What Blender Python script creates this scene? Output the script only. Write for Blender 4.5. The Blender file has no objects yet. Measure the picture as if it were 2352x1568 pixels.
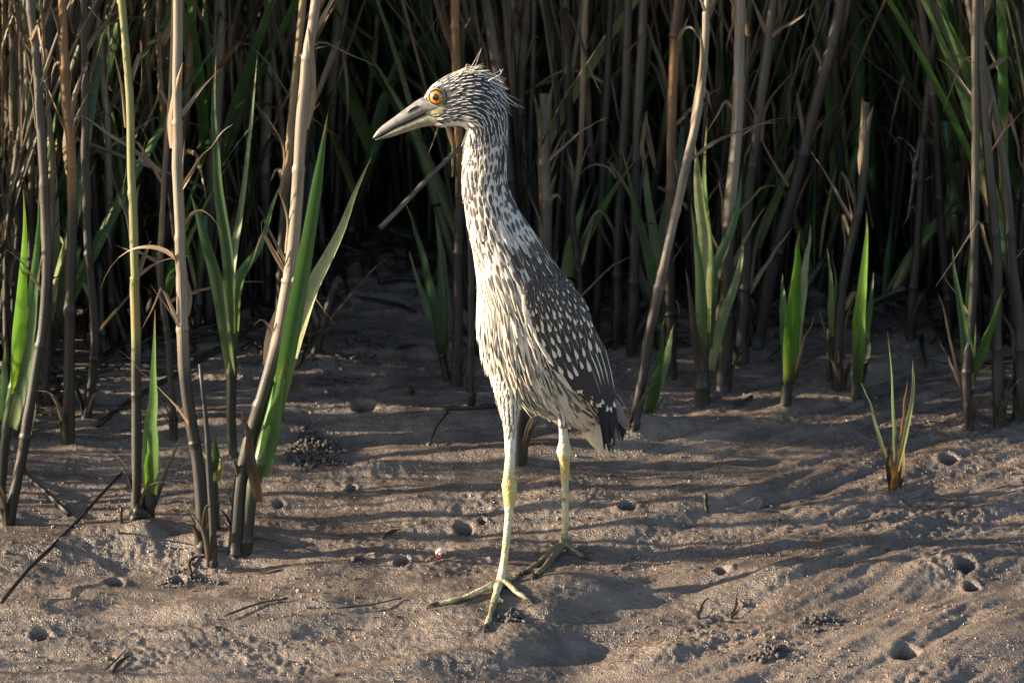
import bpy, math, random
import numpy as np
from mathutils import Vector
R = math.radians
# ------------------------------------------------------------------ camera, light, exposure
scn = bpy.context.scene
PITCH, DIST, FPX, Z0 = R(18), 4.5, 2050*4.5, 0.2666
SUN_EL, SUN_AZ = R(15), R(1)          # sun low on the left, a little beyond the bird
EXPOSURE, SUN_POWER, SKY = 1.7, 5.0, 0.09
FW = np.array([0, math.cos(PITCH), -math.sin(PITCH)]); UP = np.array([0, math.sin(PITCH), math.cos(PITCH)]); RT = np.array([1.0, 0, 0])
CAM = np.array([0, 0, Z0]) - FW*DIST
cd = bpy.data.cameras.new('camera'); cam = bpy.data.objects.new('camera', cd); scn.collection.objects.link(cam)
cam.location = CAM; cam.rotation_euler = (R(90)-PITCH, 0, 0)
cd.sensor_width = 36; cd.lens = 36*FPX/2352; cd.clip_end = 200; cd.clip_start = 0.05
cd.dof.use_dof = True; cd.dof.focus_distance = 4.47; cd.dof.aperture_fstop = 11
scn.camera = cam
w = bpy.data.worlds.new('World'); scn.world = w; w.use_nodes = True
nt = w.node_tree; sky = nt.nodes.new('ShaderNodeTexSky'); sky.sky_type = 'NISHITA'; sky.sun_disc = False
sky.sun_elevation = SUN_EL; sky.sun_rotation = R(270)-SUN_AZ
nt.links.new(sky.outputs[0], nt.nodes['Background'].inputs[0]); nt.nodes['Background'].inputs[1].default_value = SKY
sd = bpy.data.lights.new('sun', 'SUN'); sun = bpy.data.objects.new('sun', sd); scn.collection.objects.link(sun)
to_sun = Vector((-math.cos(SUN_EL)*math.cos(SUN_AZ), -math.cos(SUN_EL)*math.sin(SUN_AZ), math.sin(SUN_EL)))
sun.rotation_euler = (-to_sun).to_track_quat('-Z', 'Y').to_euler(); sun.location = to_sun*6
sd.energy = SUN_POWER; sd.angle = R(0.5); sd.color = (1.0, 0.82, 0.58)
scn.view_settings.view_transform = 'Standard'; scn.view_settings.look = 'None'; scn.view_settings.gamma = 1
scn.view_settings.use_curve_mapping = False; scn.view_settings.exposure = EXPOSURE
scn.render.resolution_x, scn.render.resolution_y = 1024, 682
rng = np.random.default_rng(7); random.seed(7)
C = scn.collection

# ------------------------------------------------------------------ helpers
def ray(u, v): return FW + RT*((u-1176)/FPX) + UP*((784-v)/FPX)
def at(u, v, Y):
    d = ray(u, v); return CAM + d*((Y-CAM[1])/d[1])
_perm = rng.permutation(512)
_grad = np.stack([np.cos(np.arange(512)*2.399), np.sin(np.arange(512)*2.399)], 1)
def noise(x, y, s=0):
    x = np.asarray(x, float)+s*17.13; y = np.asarray(y, float)-s*9.71
    xi = np.floor(x).astype(int); yi = np.floor(y).astype(int); xf = x-xi; yf = y-yi
    def g(ix, iy, fx, fy):
        k = _perm[(_perm[ix & 511]+iy) & 511]; return _grad[k, 0]*fx+_grad[k, 1]*fy
    a = xf*xf*xf*(xf*(xf*6-15)+10); b = yf*yf*yf*(yf*(yf*6-15)+10)
    n0 = g(xi, yi, xf, yf)*(1-a)+g(xi+1, yi, xf-1, yf)*a
    n1 = g(xi, yi+1, xf, yf-1)*(1-a)+g(xi+1, yi+1, xf-1, yf-1)*a
    return (n0*(1-b)+n1*b)*1.4
HOLES, MOUNDS = [], []
def height(x, y, fine=True):
    x = np.asarray(x, float); y = np.asarray(y, float)
    h = 0.1*1.2*np.tanh(y/1.2)
    near = np.exp(-np.maximum(0, np.hypot(x, y-.4)-1.2)**2/2)
    yr = y-(.14+.45*np.clip(x*2, 0, 1))*x
    h = h+.012*noise(x*2.6, y*2.2, 1)+near*(.0125*noise(x*4.0, yr*9, 2)+.0060*noise(x*8, yr*26, 3)+.0022*np.abs(noise(x*15, yr*44, 13)))
    if fine:
        rg = .35+.9*np.clip(noise(x*3.5, y*5, 14)+.45, 0, 1.2); h = h+near*(.0026*noise(x*20, yr*56, 4)+rg*(-.0010*np.abs(noise(x*55, yr*85, 5))+.0008*noise(x*120, y*140, 6)+.0007*noise(x*230, y*230, 7)))
        c = np.clip(noise(x*7, y*9, 8)-.12, 0, 1)*3
        h = h+near*np.clip(c, 0, 1)*(.0024*np.clip(noise(x*75, y*95, 9), -.1, 1)+.0020*np.clip(noise(x*190, y*190, 19), -.2, 1))
    for (mx, my, rx, ry, a, mh) in MOUNDS:
        dx = x-mx; dy = y-my; ca, sa = math.cos(a), math.sin(a)
        h = h+1.4*mh*np.exp(-((dx*ca+dy*sa)/rx)**2-((-dx*sa+dy*ca)/ry)**2)
    for (mx, my, r, dp) in HOLES:
        q = np.hypot(x-mx, (y-my)*.9)/r; near_ = q < 4
        if np.any(near_):
            n = 1+.25*noise(x*90, y*90, 11)
            h = h+np.where(near_, -dp/(1+(q*n)**12)+.0016*n*np.exp(-((q-1.7)/.6)**2), 0)
    return h
def gnd(u, v, fine=False):
    d = ray(u, v); t = -CAM[2]/d[2]
    for _ in range(12):
        p = CAM+d*t; t += (float(height(p[0], p[1], fine))-p[2])/d[2]*.9
    return CAM+d*t
for (u, v, ru, rv, a, mh) in [(1330, 1345, .07, .05, .2, .010), (1560, 1500, .07, .03, .5, .012), (2000, 1330, .30, .05, .25, .014), (1260, 1400, .03, .02, 0, .006),
                              (2250, 1480, .22, .09, .3, .016), (620, 1400, .26, .05, .15, .010), (1010, 1420, .05, .03, .2, .006), (860, 1080, .05, .015, .3, .008),
                              (1500, 1010, .2, .05, .2, .010), (1560, 1370, .12, .05, .2, -.012), (1250, 1560, .2, .06, .2, -.008), (240, 1260, .2, .05, .2, .010),
                              (1300, 1150, .25, .05, .1, .006), (1330, 1480, .05, .04, .6, -.009), (880, 640, .25, .2, 0, .01)]:
    p = gnd(u, v); MOUNDS.append((p[0], p[1], ru, rv, a, mh))
for (u, v, r, dp) in [(1067, 1220, .0078, .05), (922, 1288, .0076, .05), (1443, 1160, .0075, .05), (2083, 1503, .0095, .06), (2217, 1294, .0085, .05), (2232, 1349, .0065, .04), (93, 1459, .0078, .05),
                      (264, 1340, .0075, .05), (838, 930, .011, .05), (2180, 1055, .008, .04), (640, 1165, .005, .03), (807, 1119, .0045, .03), (1107, 1195, .004, .02), (2040, 1260, .004, .02), (410, 1335, .006, .03), (735, 905, .008, .03), (1760, 1162, .004, .02), (1660, 1307, .007, .016)]:
    p = gnd(u, v); HOLES.append((p[0], p[1], r, dp))

for (u, v) in [(155, 1015), (198, 974), (318, 1250), (340, 1250), (464, 1242), (484, 1306), (548, 1240), (566, 1242), (540, 1048), (725, 820), (1052, 880), (1083, 936), (1195, 1056), (1452, 978), (1480, 978), (1616, 926), (1664, 890), (1738, 798), (1806, 928), (1930, 886), (1968, 918), (2048, 1138), (2224, 972), (2294, 974), (2345, 960), (18, 1190), (1546, 866), (1415, 800), (1450, 815), (1700, 830)]:
    p = gnd(u, v); MOUNDS.append((p[0]+.004, p[1], .022, .022, 0, .005))
def mk(name, V, F, mats, parent=None, uv=None, midx=None, fr=None, col=None, smooth=True, loc=(0, 0, 0)):
    V = np.asarray(V, float).reshape(-1, 3); F = np.asarray(F, int); k = F.shape[1]; n = len(F)
    me = bpy.data.meshes.new(name)
    me.vertices.add(len(V)); me.vertices.foreach_set('co', V.ravel())
    me.loops.add(n*k); me.loops.foreach_set('vertex_index', F.ravel())
    me.polygons.add(n); me.polygons.foreach_set('loop_start', np.arange(n)*k); me.polygons.foreach_set('loop_total', np.full(n, k))
    for m in (mats if isinstance(mats, (list, tuple)) else [mats]): me.materials.append(m)
    me.polygons.foreach_set('use_smooth', np.full(n, smooth))
    if midx is not None: me.polygons.foreach_set('material_index', np.asarray(midx, int))
    if uv is not None:
        l = me.uv_layers.new(name='UVMap'); l.data.foreach_set('uv', np.asarray(uv, float)[F.ravel()].ravel())
    if fr is not None:
        a = me.attributes.new('fr', 'FLOAT', 'POINT'); a.data.foreach_set('value', np.asarray(fr, float))
    if col is not None:
        a = me.color_attributes.new('Col', 'FLOAT_COLOR', 'POINT'); c = np.ones((len(V), 4)); c[:, :3] = col; a.data.foreach_set('color', c.ravel())
    me.update(calc_edges=True); me.validate()
    o = bpy.data.objects.new(name, me); C.objects.link(o); o.location = loc
    if parent: o.parent = parent
    return o
def tag(o, label=None, cat=None, group=None, kind=None):
    for k, v in (('label', label), ('category', cat), ('group', group), ('kind', kind)):
        if v: o[k] = v
    return o
def empty(name, loc, label, cat, group=None):
    o = bpy.data.objects.new(name, None); C.objects.link(o); o.location = loc; o.empty_display_size = .02
    return tag(o, label, cat, group)
def cat_rom(P, n):
    P = np.asarray(P, float); m = len(P)
    if m == 2: t = np.linspace(0, 1, n)[:, None]; return P[0]*(1-t)+P[1]*t
    Q = np.vstack([2*P[0]-P[1], P, 2*P[-1]-P[-2]]); s = np.linspace(0, m-1-1e-9, n); i = s.astype(int); t = (s-i)[:, None]
    a, b, c, d = Q[i], Q[i+1], Q[i+2], Q[i+3]
    return .5*((2*b)+(-a+c)*t+(2*a-5*b+4*c-d)*t*t+(-a+3*b-3*c+d)*t**3)
def unit(a): return a/(np.linalg.norm(a, axis=-1, keepdims=True)+1e-12)
def tube(P, Rr, sides=8, cap=True, rough=0.0, flat=1.0):
    P = np.asarray(P, float); Rr = np.asarray(Rr, float)*np.ones(len(P))
    T = unit(np.gradient(P, axis=0)); ref = np.array([0, -1.0, .01]) if abs(T[:, 1]).mean() < .8 else np.array([1.0, 0, 0])
    A = unit(np.cross(T, ref)); B = np.cross(T, A)
    if cap:
        P = np.vstack([P[:1], P, P[-1:]]); A = np.vstack([A[:1], A, A[-1:]]); B = np.vstack([B[:1], B, B[-1:]]); Rr = np.r_[1e-5, Rr, 1e-5]
    th = np.linspace(0, 2*math.pi, sides, endpoint=False); n = len(P)
    rr = Rr[:, None]*(1+rough*rng.standard_normal(sides)[None, :])
    V = P[:, None]+rr[..., None]*(np.cos(th)[None, :, None]*A[:, None]+flat*np.sin(th)[None, :, None]*B[:, None])
    i, j = np.meshgrid(np.arange(n-1), np.arange(sides), indexing='ij'); jn = (j+1) % sides
    F = np.stack([i*sides+j, i*sides+jn, (i+1)*sides+jn, (i+1)*sides+j], -1).reshape(-1, 4)
    L = np.r_[0, np.cumsum(np.linalg.norm(np.diff(P, axis=0), axis=1))]
    uv = np.stack(np.broadcast_arrays((j_ := np.arange(sides)/sides)[None, :], L[:, None]), -1).reshape(-1, 2)
    return V.reshape(-1, 3), F, uv
def blade(P, W, n=14, fold=.35, face=(0, -1, 0), twist=0.0, tip=1.0, basew=.45, wid=.55):
    """lance leaf along P (3-D path), folded along its midrib"""
    P = cat_rom(P, n); T = unit(np.gradient(P, axis=0)); f = np.array(face, float)
    S = unit(np.cross(T, f)); N = np.cross(S, T); v = np.linspace(0, 1, n)
    if twist:
        a = twist*v; S, N = S*np.cos(a)[:, None]+N*np.sin(a)[:, None], N*np.cos(a)[:, None]-S*np.sin(a)[:, None]
    prof = np.where(v < wid, basew+(1-basew)*np.sin(np.minimum(v/max(wid, 1e-3), 1)*math.pi/2), np.clip((1-v)/(1-wid), 0, 1)**.85)
    hw = W*.5*np.maximum(prof, .015)
    V = []; cols = (-1, -.5, 0, .5, 1)
    for c in cols: V.append(P+S*(hw*c)[:, None]+N*(fold*hw*(abs(c)**1.3))[:, None])
    V = np.stack(V, 1).reshape(-1, 3); k = len(cols)
    i, j = np.meshgrid(np.arange(n-1), np.arange(k-1), indexing='ij')
    F = np.stack([i*k+j, i*k+j+1, (i+1)*k+j+1, (i+1)*k+j], -1).reshape(-1, 4)
    uv = np.stack(np.broadcast_arrays((np.array(cols)/2+.5)[None, :], v[:, None]), -1).reshape(-1, 2)
    return V, F, uv
class Bag:                                        # collects pieces of one mesh
    def __init__(s): s.V, s.F, s.uv, s.m, s.fr, s.n = [], [], [], [], [], 0
    def add(s, V, F, uv=None, m=0, fr=0.0):
        s.V.append(V); s.F.append(np.asarray(F)+s.n); s.uv.append(uv if uv is not None else np.zeros((len(V), 2))); s.m.append(np.full(len(F), m)); s.fr.append(np.full(len(V), fr)); s.n += len(V)
    def build(s, name, mats, parent=None, loc=(0, 0, 0), smooth=True):
        return mk(name, np.vstack(s.V)-np.array(loc if parent is None else (0, 0, 0)), np.vstack(s.F), mats, parent, np.vstack(s.uv), np.concatenate(s.m), np.concatenate(s.fr), smooth=smooth, loc=loc if parent is None else (0, 0, 0))

# ------------------------------------------------------------------ materials
class E:                                          # small expression builder on math nodes
    t = None
    def __init__(s, x): s.x = x
    @staticmethod
    def op(o, *a, clamp=False):
        n = E.t.nodes.new('ShaderNodeMath'); n.operation = o; n.use_clamp = clamp
        for i, q in enumerate(a):
            if isinstance(q, E): E.t.links.new(q.x, n.inputs[i])
            else: n.inputs[i].default_value = q
        return E(n.outputs[0])
    def __add__(s, o): return E.op('ADD', s, o)
    def __sub__(s, o): return E.op('SUBTRACT', s, o)
    def __rsub__(s, o): return E.op('SUBTRACT', o, s)
    def __mul__(s, o): return E.op('MULTIPLY', s, o)
    __radd__ = __add__; __rmul__ = __mul__
def absf(a): return E.op('ABSOLUTE', a)
def step(a, lo, hi):
    n = E.t.nodes.new('ShaderNodeMapRange'); n.interpolation_type = 'SMOOTHSTEP'
    for i, q in ((0, a), (1, lo), (2, hi)):
        if isinstance(q, E): E.t.links.new(q.x, n.inputs[i])
        else: n.inputs[i].default_value = q
    return E(n.outputs[0])
def tex_noise(vec=None, scale=10, detail=4, rough=.55, dist=0.0, sc3=None):
    n = E.t.nodes.new('ShaderNodeTexNoise'); n.inputs['Scale'].default_value = scale; n.inputs['Detail'].default_value = detail; n.inputs['Roughness'].default_value = rough; n.inputs['Distortion'].default_value = dist
    if vec is not None:
        if sc3:
            m = E.t.nodes.new('ShaderNodeMapping'); m.inputs['Scale'].default_value = sc3; E.t.links.new(vec, m.inputs[0]); vec = m.outputs[0]
        E.t.links.new(vec, n.inputs[0])
    return E(n.outputs[0])
def mixc(f, a, b):
    n = E.t.nodes.new('ShaderNodeMix'); n.data_type = 'RGBA'
    if isinstance(f, E): E.t.links.new(f.x, n.inputs[0])
    else: n.inputs[0].default_value = f
    for i, q in ((6, a), (7, b)):
        if isinstance(q, E): E.t.links.new(q.x, n.inputs[i])
        else: n.inputs[i].default_value = (*q, 1)
    return E(n.outputs[2])
def new_mat(name):
    m = bpy.data.materials.new(name); m.use_nodes = True; E.t = m.node_tree
    return m, m.node_tree.nodes['Principled BSDF']
def put(sock, v):
    if isinstance(v, E): E.t.links.new(v.x, sock)
    elif isinstance(v, tuple): sock.default_value = (*v, 1)
    else: sock.default_value = v
def bump(b, h, strength=.3, dist=.001):
    n = E.t.nodes.new('ShaderNodeBump'); n.inputs['Strength'].default_value = strength; n.inputs['Distance'].default_value = dist
    put(n.inputs['Height'], h); E.t.links.new(n.outputs[0], b.inputs['Normal'])
def uvw():
    n = E.t.nodes.new('ShaderNodeTexCoord'); s = E.t.nodes.new('ShaderNodeSeparateXYZ'); E.t.links.new(n.outputs['UV'], s.inputs[0])
    return n, E(s.outputs[0]), E(s.outputs[1])
def attr(name):
    n = E.t.nodes.new('ShaderNodeAttribute'); n.attribute_name = name; return n
def orand():
    return E(E.t.nodes.new('ShaderNodeObjectInfo').outputs['Random'])
def posz():
    g = E.t.nodes.new('ShaderNodeNewGeometry'); s = E.t.nodes.new('ShaderNodeSeparateXYZ'); E.t.links.new(g.outputs['Position'], s.inputs[0]); return E(s.outputs[2]), E(s.outputs[1]), g.outputs['Position']

def m_mud(name, a=(.090, .069, .059), b=(.228, .173, .137), wet=.42):
    m, B = new_mat(name); _, _, P = posz()
    n1 = tex_noise(P, 9, 6, .6); n2 = tex_noise(P, 120, 3, .6); n3 = tex_noise(P, 480, 3, .7); n4 = tex_noise(P, 34, 4, .6)
    c = mixc(step(n1*.6+n4*.4, .35, .66), a, b); c = mixc(step(n2, .58, .72)*.55, c, (.045, .038, .037)); c = mixc(step(n3, .55, .8)*.35, c, (.27, .225, .20))
    wm = step(tex_noise(P, 4.5, 4, .6), .54, .64); c = mixc(wm*.45, c, tuple(q*.55 for q in a)); put(B.inputs['Base Color'], c); put(B.inputs['Roughness'], (step(n4, .3, .7)*.30+wet-.18)*(1.0-wm*.5)); B.inputs['Specular IOR Level'].default_value = .75
    n5 = tex_noise(P, 900, 2, .6); bump(B, n3*.7+n2*1.0+n5*.35, .9, .0030); return m
def m_cane(name, cols, mud_shade_z=.1, gloss=.5):
    m, B = new_mat(name); tc, u, v = uvw(); z, y, P = posz(); r = orand()
    st = tex_noise(tc.outputs['UV'], 1.0, 5, .65, 0, (26, 2.2, 1)); sp = tex_noise(tc.outputs['UV'], 1.0, 4, .6, 0, (9, 14, 1)); bl = tex_noise(P, 9, 3)
    c = mixc(step(st, .38, .62), cols[0], cols[1]); c = mixc(step(bl+r*.3-.15, .42, .66)*.85, c, cols[2]); c = mixc(step(sp, .57, .70)*.7, c, (.035, .026, .02)); c = mixc(step(st, .66, .74)*.6, c, (.05, .038, .028))
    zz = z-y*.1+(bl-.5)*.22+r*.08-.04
    c = mixc((1.0-step(zz, mud_shade_z-.02, mud_shade_z+.07))*.95, c, (.011, .0095, .0095))  # dark cane foot: mud coat, deepened to paint in the shade low down
    put(B.inputs['Base Color'], c); B.inputs['Roughness'].default_value = gloss; bump(B, st*.7+sp*.5, .6, .0012); return m
def m_leaf(name, ca, cb, trans=.45, edge=None, mud_shade_z=.02):
    m, B = new_mat(name); tc, u, v = uvw(); z, y, P = posz(); r = orand()
    vein = tex_noise(tc.outputs['UV'], 1.0, 3, .6, 0, (46, 1.2, 1)); bl = tex_noise(P, 14, 4)
    c = mixc(step(bl+r*.4-.2, .35, .68), ca, cb); c = mixc(step(vein, .48, .62)*.5, c, tuple(q*1.6 for q in cb)); c = mixc(step(vein, .60, .36)*.0+step(tex_noise(P, 45, 3), .55, .72)*.35, c, tuple(q*.45 for q in ca)); c = mixc((1.0-step(v, .02, .30))*.5, c, (cb[0]*1.9+.03, cb[1]*1.35+.02, cb[2]*1.2))
    c = mixc(step(absf(u-.5), .40, .5)*.35, c, edge or tuple(q*1.3 for q in cb))
    c = mixc(step(v+(bl-.5)*.5, .82, 1.0)*.8, c, (.20, .14, .06)); c = mixc(step(tex_noise(tc.outputs['UV'], 1.0, 4, .6, 0, (5, 9, 1))+r*.12, .66, .74)*.7, c, (.14, .10, .045))
    c = mixc(1.0-step(z-y*.1+(bl-.5)*.12, mud_shade_z-.03, mud_shade_z+.09), c, (.03, .027, .02))
    put(B.inputs['Base Color'], c); B.inputs['Roughness'].default_value = .42; bump(B, vein, .3, .0005)
    tr = E.t.nodes.new('ShaderNodeBsdfTranslucent'); put(tr.inputs[0], c); mx = E.t.nodes.new('ShaderNodeMixShader'); mx.inputs[0].default_value = trans
    E.t.links.new(B.outputs[0], mx.inputs[1]); E.t.links.new(tr.outputs[0], mx.inputs[2]); E.t.links.new(mx.outputs[0], E.t.nodes['Material Output'].inputs[0]); return m
M = {}
M['mud'] = m_mud('wet_mud'); M['crumb'] = m_mud('wet_crumbs', (.13, .10, .08), (.30, .235, .18), .20); M['pellet'] = m_mud('dark_mud_pellets', (.05, .043, .042), (.095, .08, .072), .55)
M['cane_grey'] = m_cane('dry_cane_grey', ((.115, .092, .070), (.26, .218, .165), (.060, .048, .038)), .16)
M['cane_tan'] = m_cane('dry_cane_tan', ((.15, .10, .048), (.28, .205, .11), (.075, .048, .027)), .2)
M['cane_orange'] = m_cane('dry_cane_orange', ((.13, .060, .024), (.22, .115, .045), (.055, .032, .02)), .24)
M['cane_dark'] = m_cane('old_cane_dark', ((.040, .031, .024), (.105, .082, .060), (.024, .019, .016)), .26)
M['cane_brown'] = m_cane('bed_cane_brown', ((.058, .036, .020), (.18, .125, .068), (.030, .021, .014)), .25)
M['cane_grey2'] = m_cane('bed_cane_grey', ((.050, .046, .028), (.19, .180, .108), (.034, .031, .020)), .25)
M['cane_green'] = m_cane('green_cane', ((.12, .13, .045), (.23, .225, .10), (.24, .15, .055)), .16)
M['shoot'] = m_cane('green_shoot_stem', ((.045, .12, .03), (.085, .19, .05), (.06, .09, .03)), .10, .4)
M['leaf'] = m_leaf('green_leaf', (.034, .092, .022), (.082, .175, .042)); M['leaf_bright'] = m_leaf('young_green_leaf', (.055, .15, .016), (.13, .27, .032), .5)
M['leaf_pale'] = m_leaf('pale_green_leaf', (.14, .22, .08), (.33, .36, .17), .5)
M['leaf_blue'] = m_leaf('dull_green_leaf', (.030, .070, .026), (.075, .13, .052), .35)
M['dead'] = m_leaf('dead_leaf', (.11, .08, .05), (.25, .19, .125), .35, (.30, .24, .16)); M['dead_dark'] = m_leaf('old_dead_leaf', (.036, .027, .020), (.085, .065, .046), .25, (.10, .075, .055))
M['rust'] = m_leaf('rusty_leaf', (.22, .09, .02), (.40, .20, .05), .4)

def m_feather(name, dark, light, kind):
    m, B = new_mat(name); tc, u, v = uvw(); a = attr('fr'); f = E(a.outputs['Fac'])
    barb = tex_noise(tc.outputs['UV'], 1.0, 3, .6, 0, (40, 3, 1)); big = tex_noise(tc.outputs['Object'], 60, 3)
    du = absf(u-.5+(big-.5)*.22)
    if kind == 'spot':
        d = E.op('ADD', E.op('POWER', du*2.9, 2.0), E.op('POWER', absf(v-.64+(barb-.5)*.14)*3.1, 2.0)); k = 1.0-step(d, .55, 1.15); k = k*step(f, .08, .2)
    elif kind == 'streak':
        k = (1.0-step(du, .14, .25))*step(v, .15, .4)*(1.0-step(v+(barb-.5)*.15, .84, .97))*step(f, .14, .24)
    elif kind == 'head':
        k = step(du+(f-.5)*.08, .07, .14)+(1.0-step(v, .35, .6)); k = E.op('MINIMUM', k, 1.0)
    elif kind == 'wedge':
        k = 1.0-step(v-absf(u-.5)*-.25+absf(u-.5)*-2.0+(barb-.5)*.08+(f-.5)*-.18, .54, .62)*(1.0-step(du, .14, .21)); k = k*(1.0-step(absf(u-.5), .41, .46)*.62*step(v, .3, .5)); k = k*(1.0-(1.0-step(absf(u-.5), .012, .03))*.35)
    elif kind == 'edge':
        k = 1.0-step(absf(u-.5), .345, .385)*.9*(1.0-step(v, .985, 1.0)); k = k*(1.0-step(v-absf(u-.5)*.35, .885, .925)*(1.0-step(du, .26, .36)))
    elif kind == 'dark':
        k = 1.0-step(absf(u-.5), .44, .48)*.5
    else:
        k = step(big+f*.4, .78, .95)*.6
    c = mixc(k, tuple(light), tuple(dark)); c = mixc(step(barb, .45, .75)*(.07 if kind in ('wedge', 'edge', 'dark') else .20), c, tuple(q*.45 for q in light)); c = mixc(f*.28, c, tuple(q*.6 for q in light)) if kind in ('spot', 'streak', 'plain') else c
    put(B.inputs['Base Color'], c); B.inputs['Roughness'].default_value = .62; B.inputs['Specular IOR Level'].default_value = .2
    B.inputs['Sheen Weight'].default_value = .0 if kind in ('wedge', 'edge', 'dark') else .08
    bump(B, barb, .35, .0005); return m
CREAM = (.57, .535, .48); DK = (.030, .023, .027)
FM = [m_feather('plumage_head', (.040, .040, .054), (.60, .58, .54), 'head'), m_feather('plumage_neck', DK, CREAM, 'spot'), m_feather('plumage_breast', (.040, .028, .024), (.60, .55, .47), 'streak'),
      m_feather('plumage_white', (.46, .41, .35), (.68, .63, .55), 'plain'), m_feather('plumage_buff', (.52, .43, .31), (.74, .66, .52), 'plain'), m_feather('plumage_mantle', (.044, .034, .036), (.60, .53, .42), 'wedge')]
M['covert'] = m_feather('wing_covert', (.044, .033, .034), (.66, .58, .45), 'wedge'); M['second'] = m_feather('wing_flight', (.038, .031, .034), (.70, .63, .52), 'edge'); M['prim'] = m_feather('wing_primary', (.018, .019, .025), (.34, .32, .30), 'dark')
M['tailf'] = m_feather('tail_feather', (.17, .15, .15), (.50, .46, .42), 'dark')
def m_skin():
    m, B = new_mat('heron_leg_skin'); _, _, P = posz(); n = tex_noise(P, 55, 4); n2 = tex_noise(P, 300, 3); n3 = tex_noise(P, 28, 3)
    z, y, _p = posz()
    c = mixc(step(n, .35, .65), (.44, .38, .17), (.56, .52, .36)); c = mixc(step(n3, .5, .68)*.5, c, (.34, .30, .12)); c = mixc(step(z, .115, .16), c, (.58, .55, .48)); c = mixc((1.0-step(z+(n-.5)*.05+(n2-.5)*.02-y*.1, .008, .030))*.85, c, (.085, .068, .036)); c = mixc(step(n2, .60, .72)*.6, c, (.09, .07, .05)); c = mixc(step(tex_noise(P, 38, 4), .57, .63)*.7*(1.0-step(z, .10, .15)), c, (.075, .06, .05)); c = mixc(step(z, .082, .095)*(1.0-step(z, .115, .135))*.5, c, (.46, .36, .06))
    put(B.inputs['Base Color'], c); B.inputs['Roughness'].default_value = .45; vo = E.t.nodes.new('ShaderNodeTexVoronoi'); vo.inputs['Scale'].default_value = 420; E.t.links.new(P, vo.inputs['Vector']); bump(B, n2*.5+n*.4+E(vo.outputs[0])*.8, .8, .0012); return m
def m_col(name, rough=.35, bs=.25):
    m, B = new_mat(name); _, _, P = posz(); a = attr('Col'); n = tex_noise(P, 160, 4); n2 = tex_noise(P, 420, 3)
    n3 = tex_noise(P, 70, 3); c = mixc(step(n, .50, .66)*.6, E(a.outputs['Color']), (.085, .07, .07)); c = mixc(step(n3, .52, .66)*.45, c, (.12, .10, .09)); put(B.inputs['Base Color'], c); B.inputs['Roughness'].default_value = rough; bump(B, n2, bs, .0006); return m
def m_plain(name, c, rough=.3, coat=0.0):
    m, B = new_mat(name); _, _, P = posz(); n = tex_noise(P, 260, 3); put(B.inputs['Base Color'], mixc(step(n, .4, .65), tuple(q*.75 for q in c), c)); B.inputs['Roughness'].default_value = rough; B.inputs['Coat Weight'].default_value = coat; B.inputs['Coat Roughness'].default_value = .04; return m
M['down'] = m_plain('grey_down', (.20, .17, .15), .8); M['lore'] = m_plain('lore_skin', (.36, .33, .18), .5); M['skin'] = m_skin(); M['bill'] = m_col('bill_horn'); M['iris'] = m_plain('iris_orange', (.88, .25, .006), .25, 1.0); M['pupil'] = m_plain('pupil_black', (.004, .004, .006), .12, 1.0); M['lid'] = m_plain('eyelid_skin', (.40, .35, .20), .5)
M['claw'] = m_plain('dark_claw', (.035, .03, .025), .4); M['shell'] = m_col('shell_red_white', .25, .1); M['plume'] = m_plain('pale_plume', (.72, .66, .54), .6)

# ------------------------------------------------------------------ the ground
def spaced(lo, hi, d0, far, grow):
    a = list(np.arange(lo, hi, d0)); s = d0
    while a[-1] < far: s *= grow; a.append(a[-1]+s)
    return a
xp = spaced(0, .72, .0022, 40, 1.12); xs = np.array([-q for q in xp[:0:-1]]+xp)
yp = spaced(0, .55, .0026, 2.0, 1.004); yp = yp[:-1]+spaced(yp[-1], yp[-1]+.02, .02, 60, 1.12); ym = spaced(0, .46, .0024, 12, 1.12)
ys = np.array([-q for q in ym[:0:-1]]+yp)
X, Y = np.meshgrid(xs, ys); nx, ny = len(xs), len(ys)
Z = height(X, Y)
i, j = np.meshgrid(np.arange(ny-1), np.arange(nx-1), indexing='ij')
F = np.stack([i*nx+j, i*nx+j+1, (i+1)*nx+j+1, (i+1)*nx+j], -1).reshape(-1, 4)
g = mk('mudflat', np.stack([X, Y, Z], -1).reshape(-1, 3), F, M['mud']); tag(g, 'rippled wet brown mud bank with crab burrows', 'mud', kind='structure')

# ------------------------------------------------------------------ reeds
def cane_geo(P, r0, r1, n=None, nodes=.16, sides=9, seed=0):
    L = np.linalg.norm(np.diff(P, axis=0), axis=1).sum(); n = n or max(10, int(L/.028)); Q = cat_rom(P, n); s = np.linspace(0, L, n)
    rr = (r0+(r1-r0)*(s/L))*(1+.10*noise(s*16, s*0+seed, 9))
    Q = Q+np.stack([noise(s*3, s*0+seed, 3)*.008+noise(s*14, s*0+seed, 8)*.0016, noise(s*3, s*0+seed+5, 4)*.006, s*0], 1)*np.minimum(1, s/.1)[:, None]
    if nodes:
        kk = np.arange(nodes*.6, L, nodes); Qx, rx, ss = [], [], []
        add = np.unique(np.concatenate([s]+[[k-.004, k-.0015, k+.0015, k+.005] for k in kk if k+.006 < L and k > .01])); 
        Q = np.stack([np.interp(add, s, Q[:, c]) for c in range(3)], 1); rr = np.interp(add, s, rr)
        for k in kk: rr = rr*(1+.20*np.exp(-((add-k)/.0025)**2)-.07*np.exp(-((add-k-.006)/.004)**2))
    return tube(Q, rr, sides, rough=.035)
def px_path(pts, Yb, lean=0.0, z_low=None):
    out = []; v0 = pts[0][1]
    for (u, v) in pts: out.append(at(u, v, Yb+lean*(v0-v)/1000))
    return np.array(out)
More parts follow.
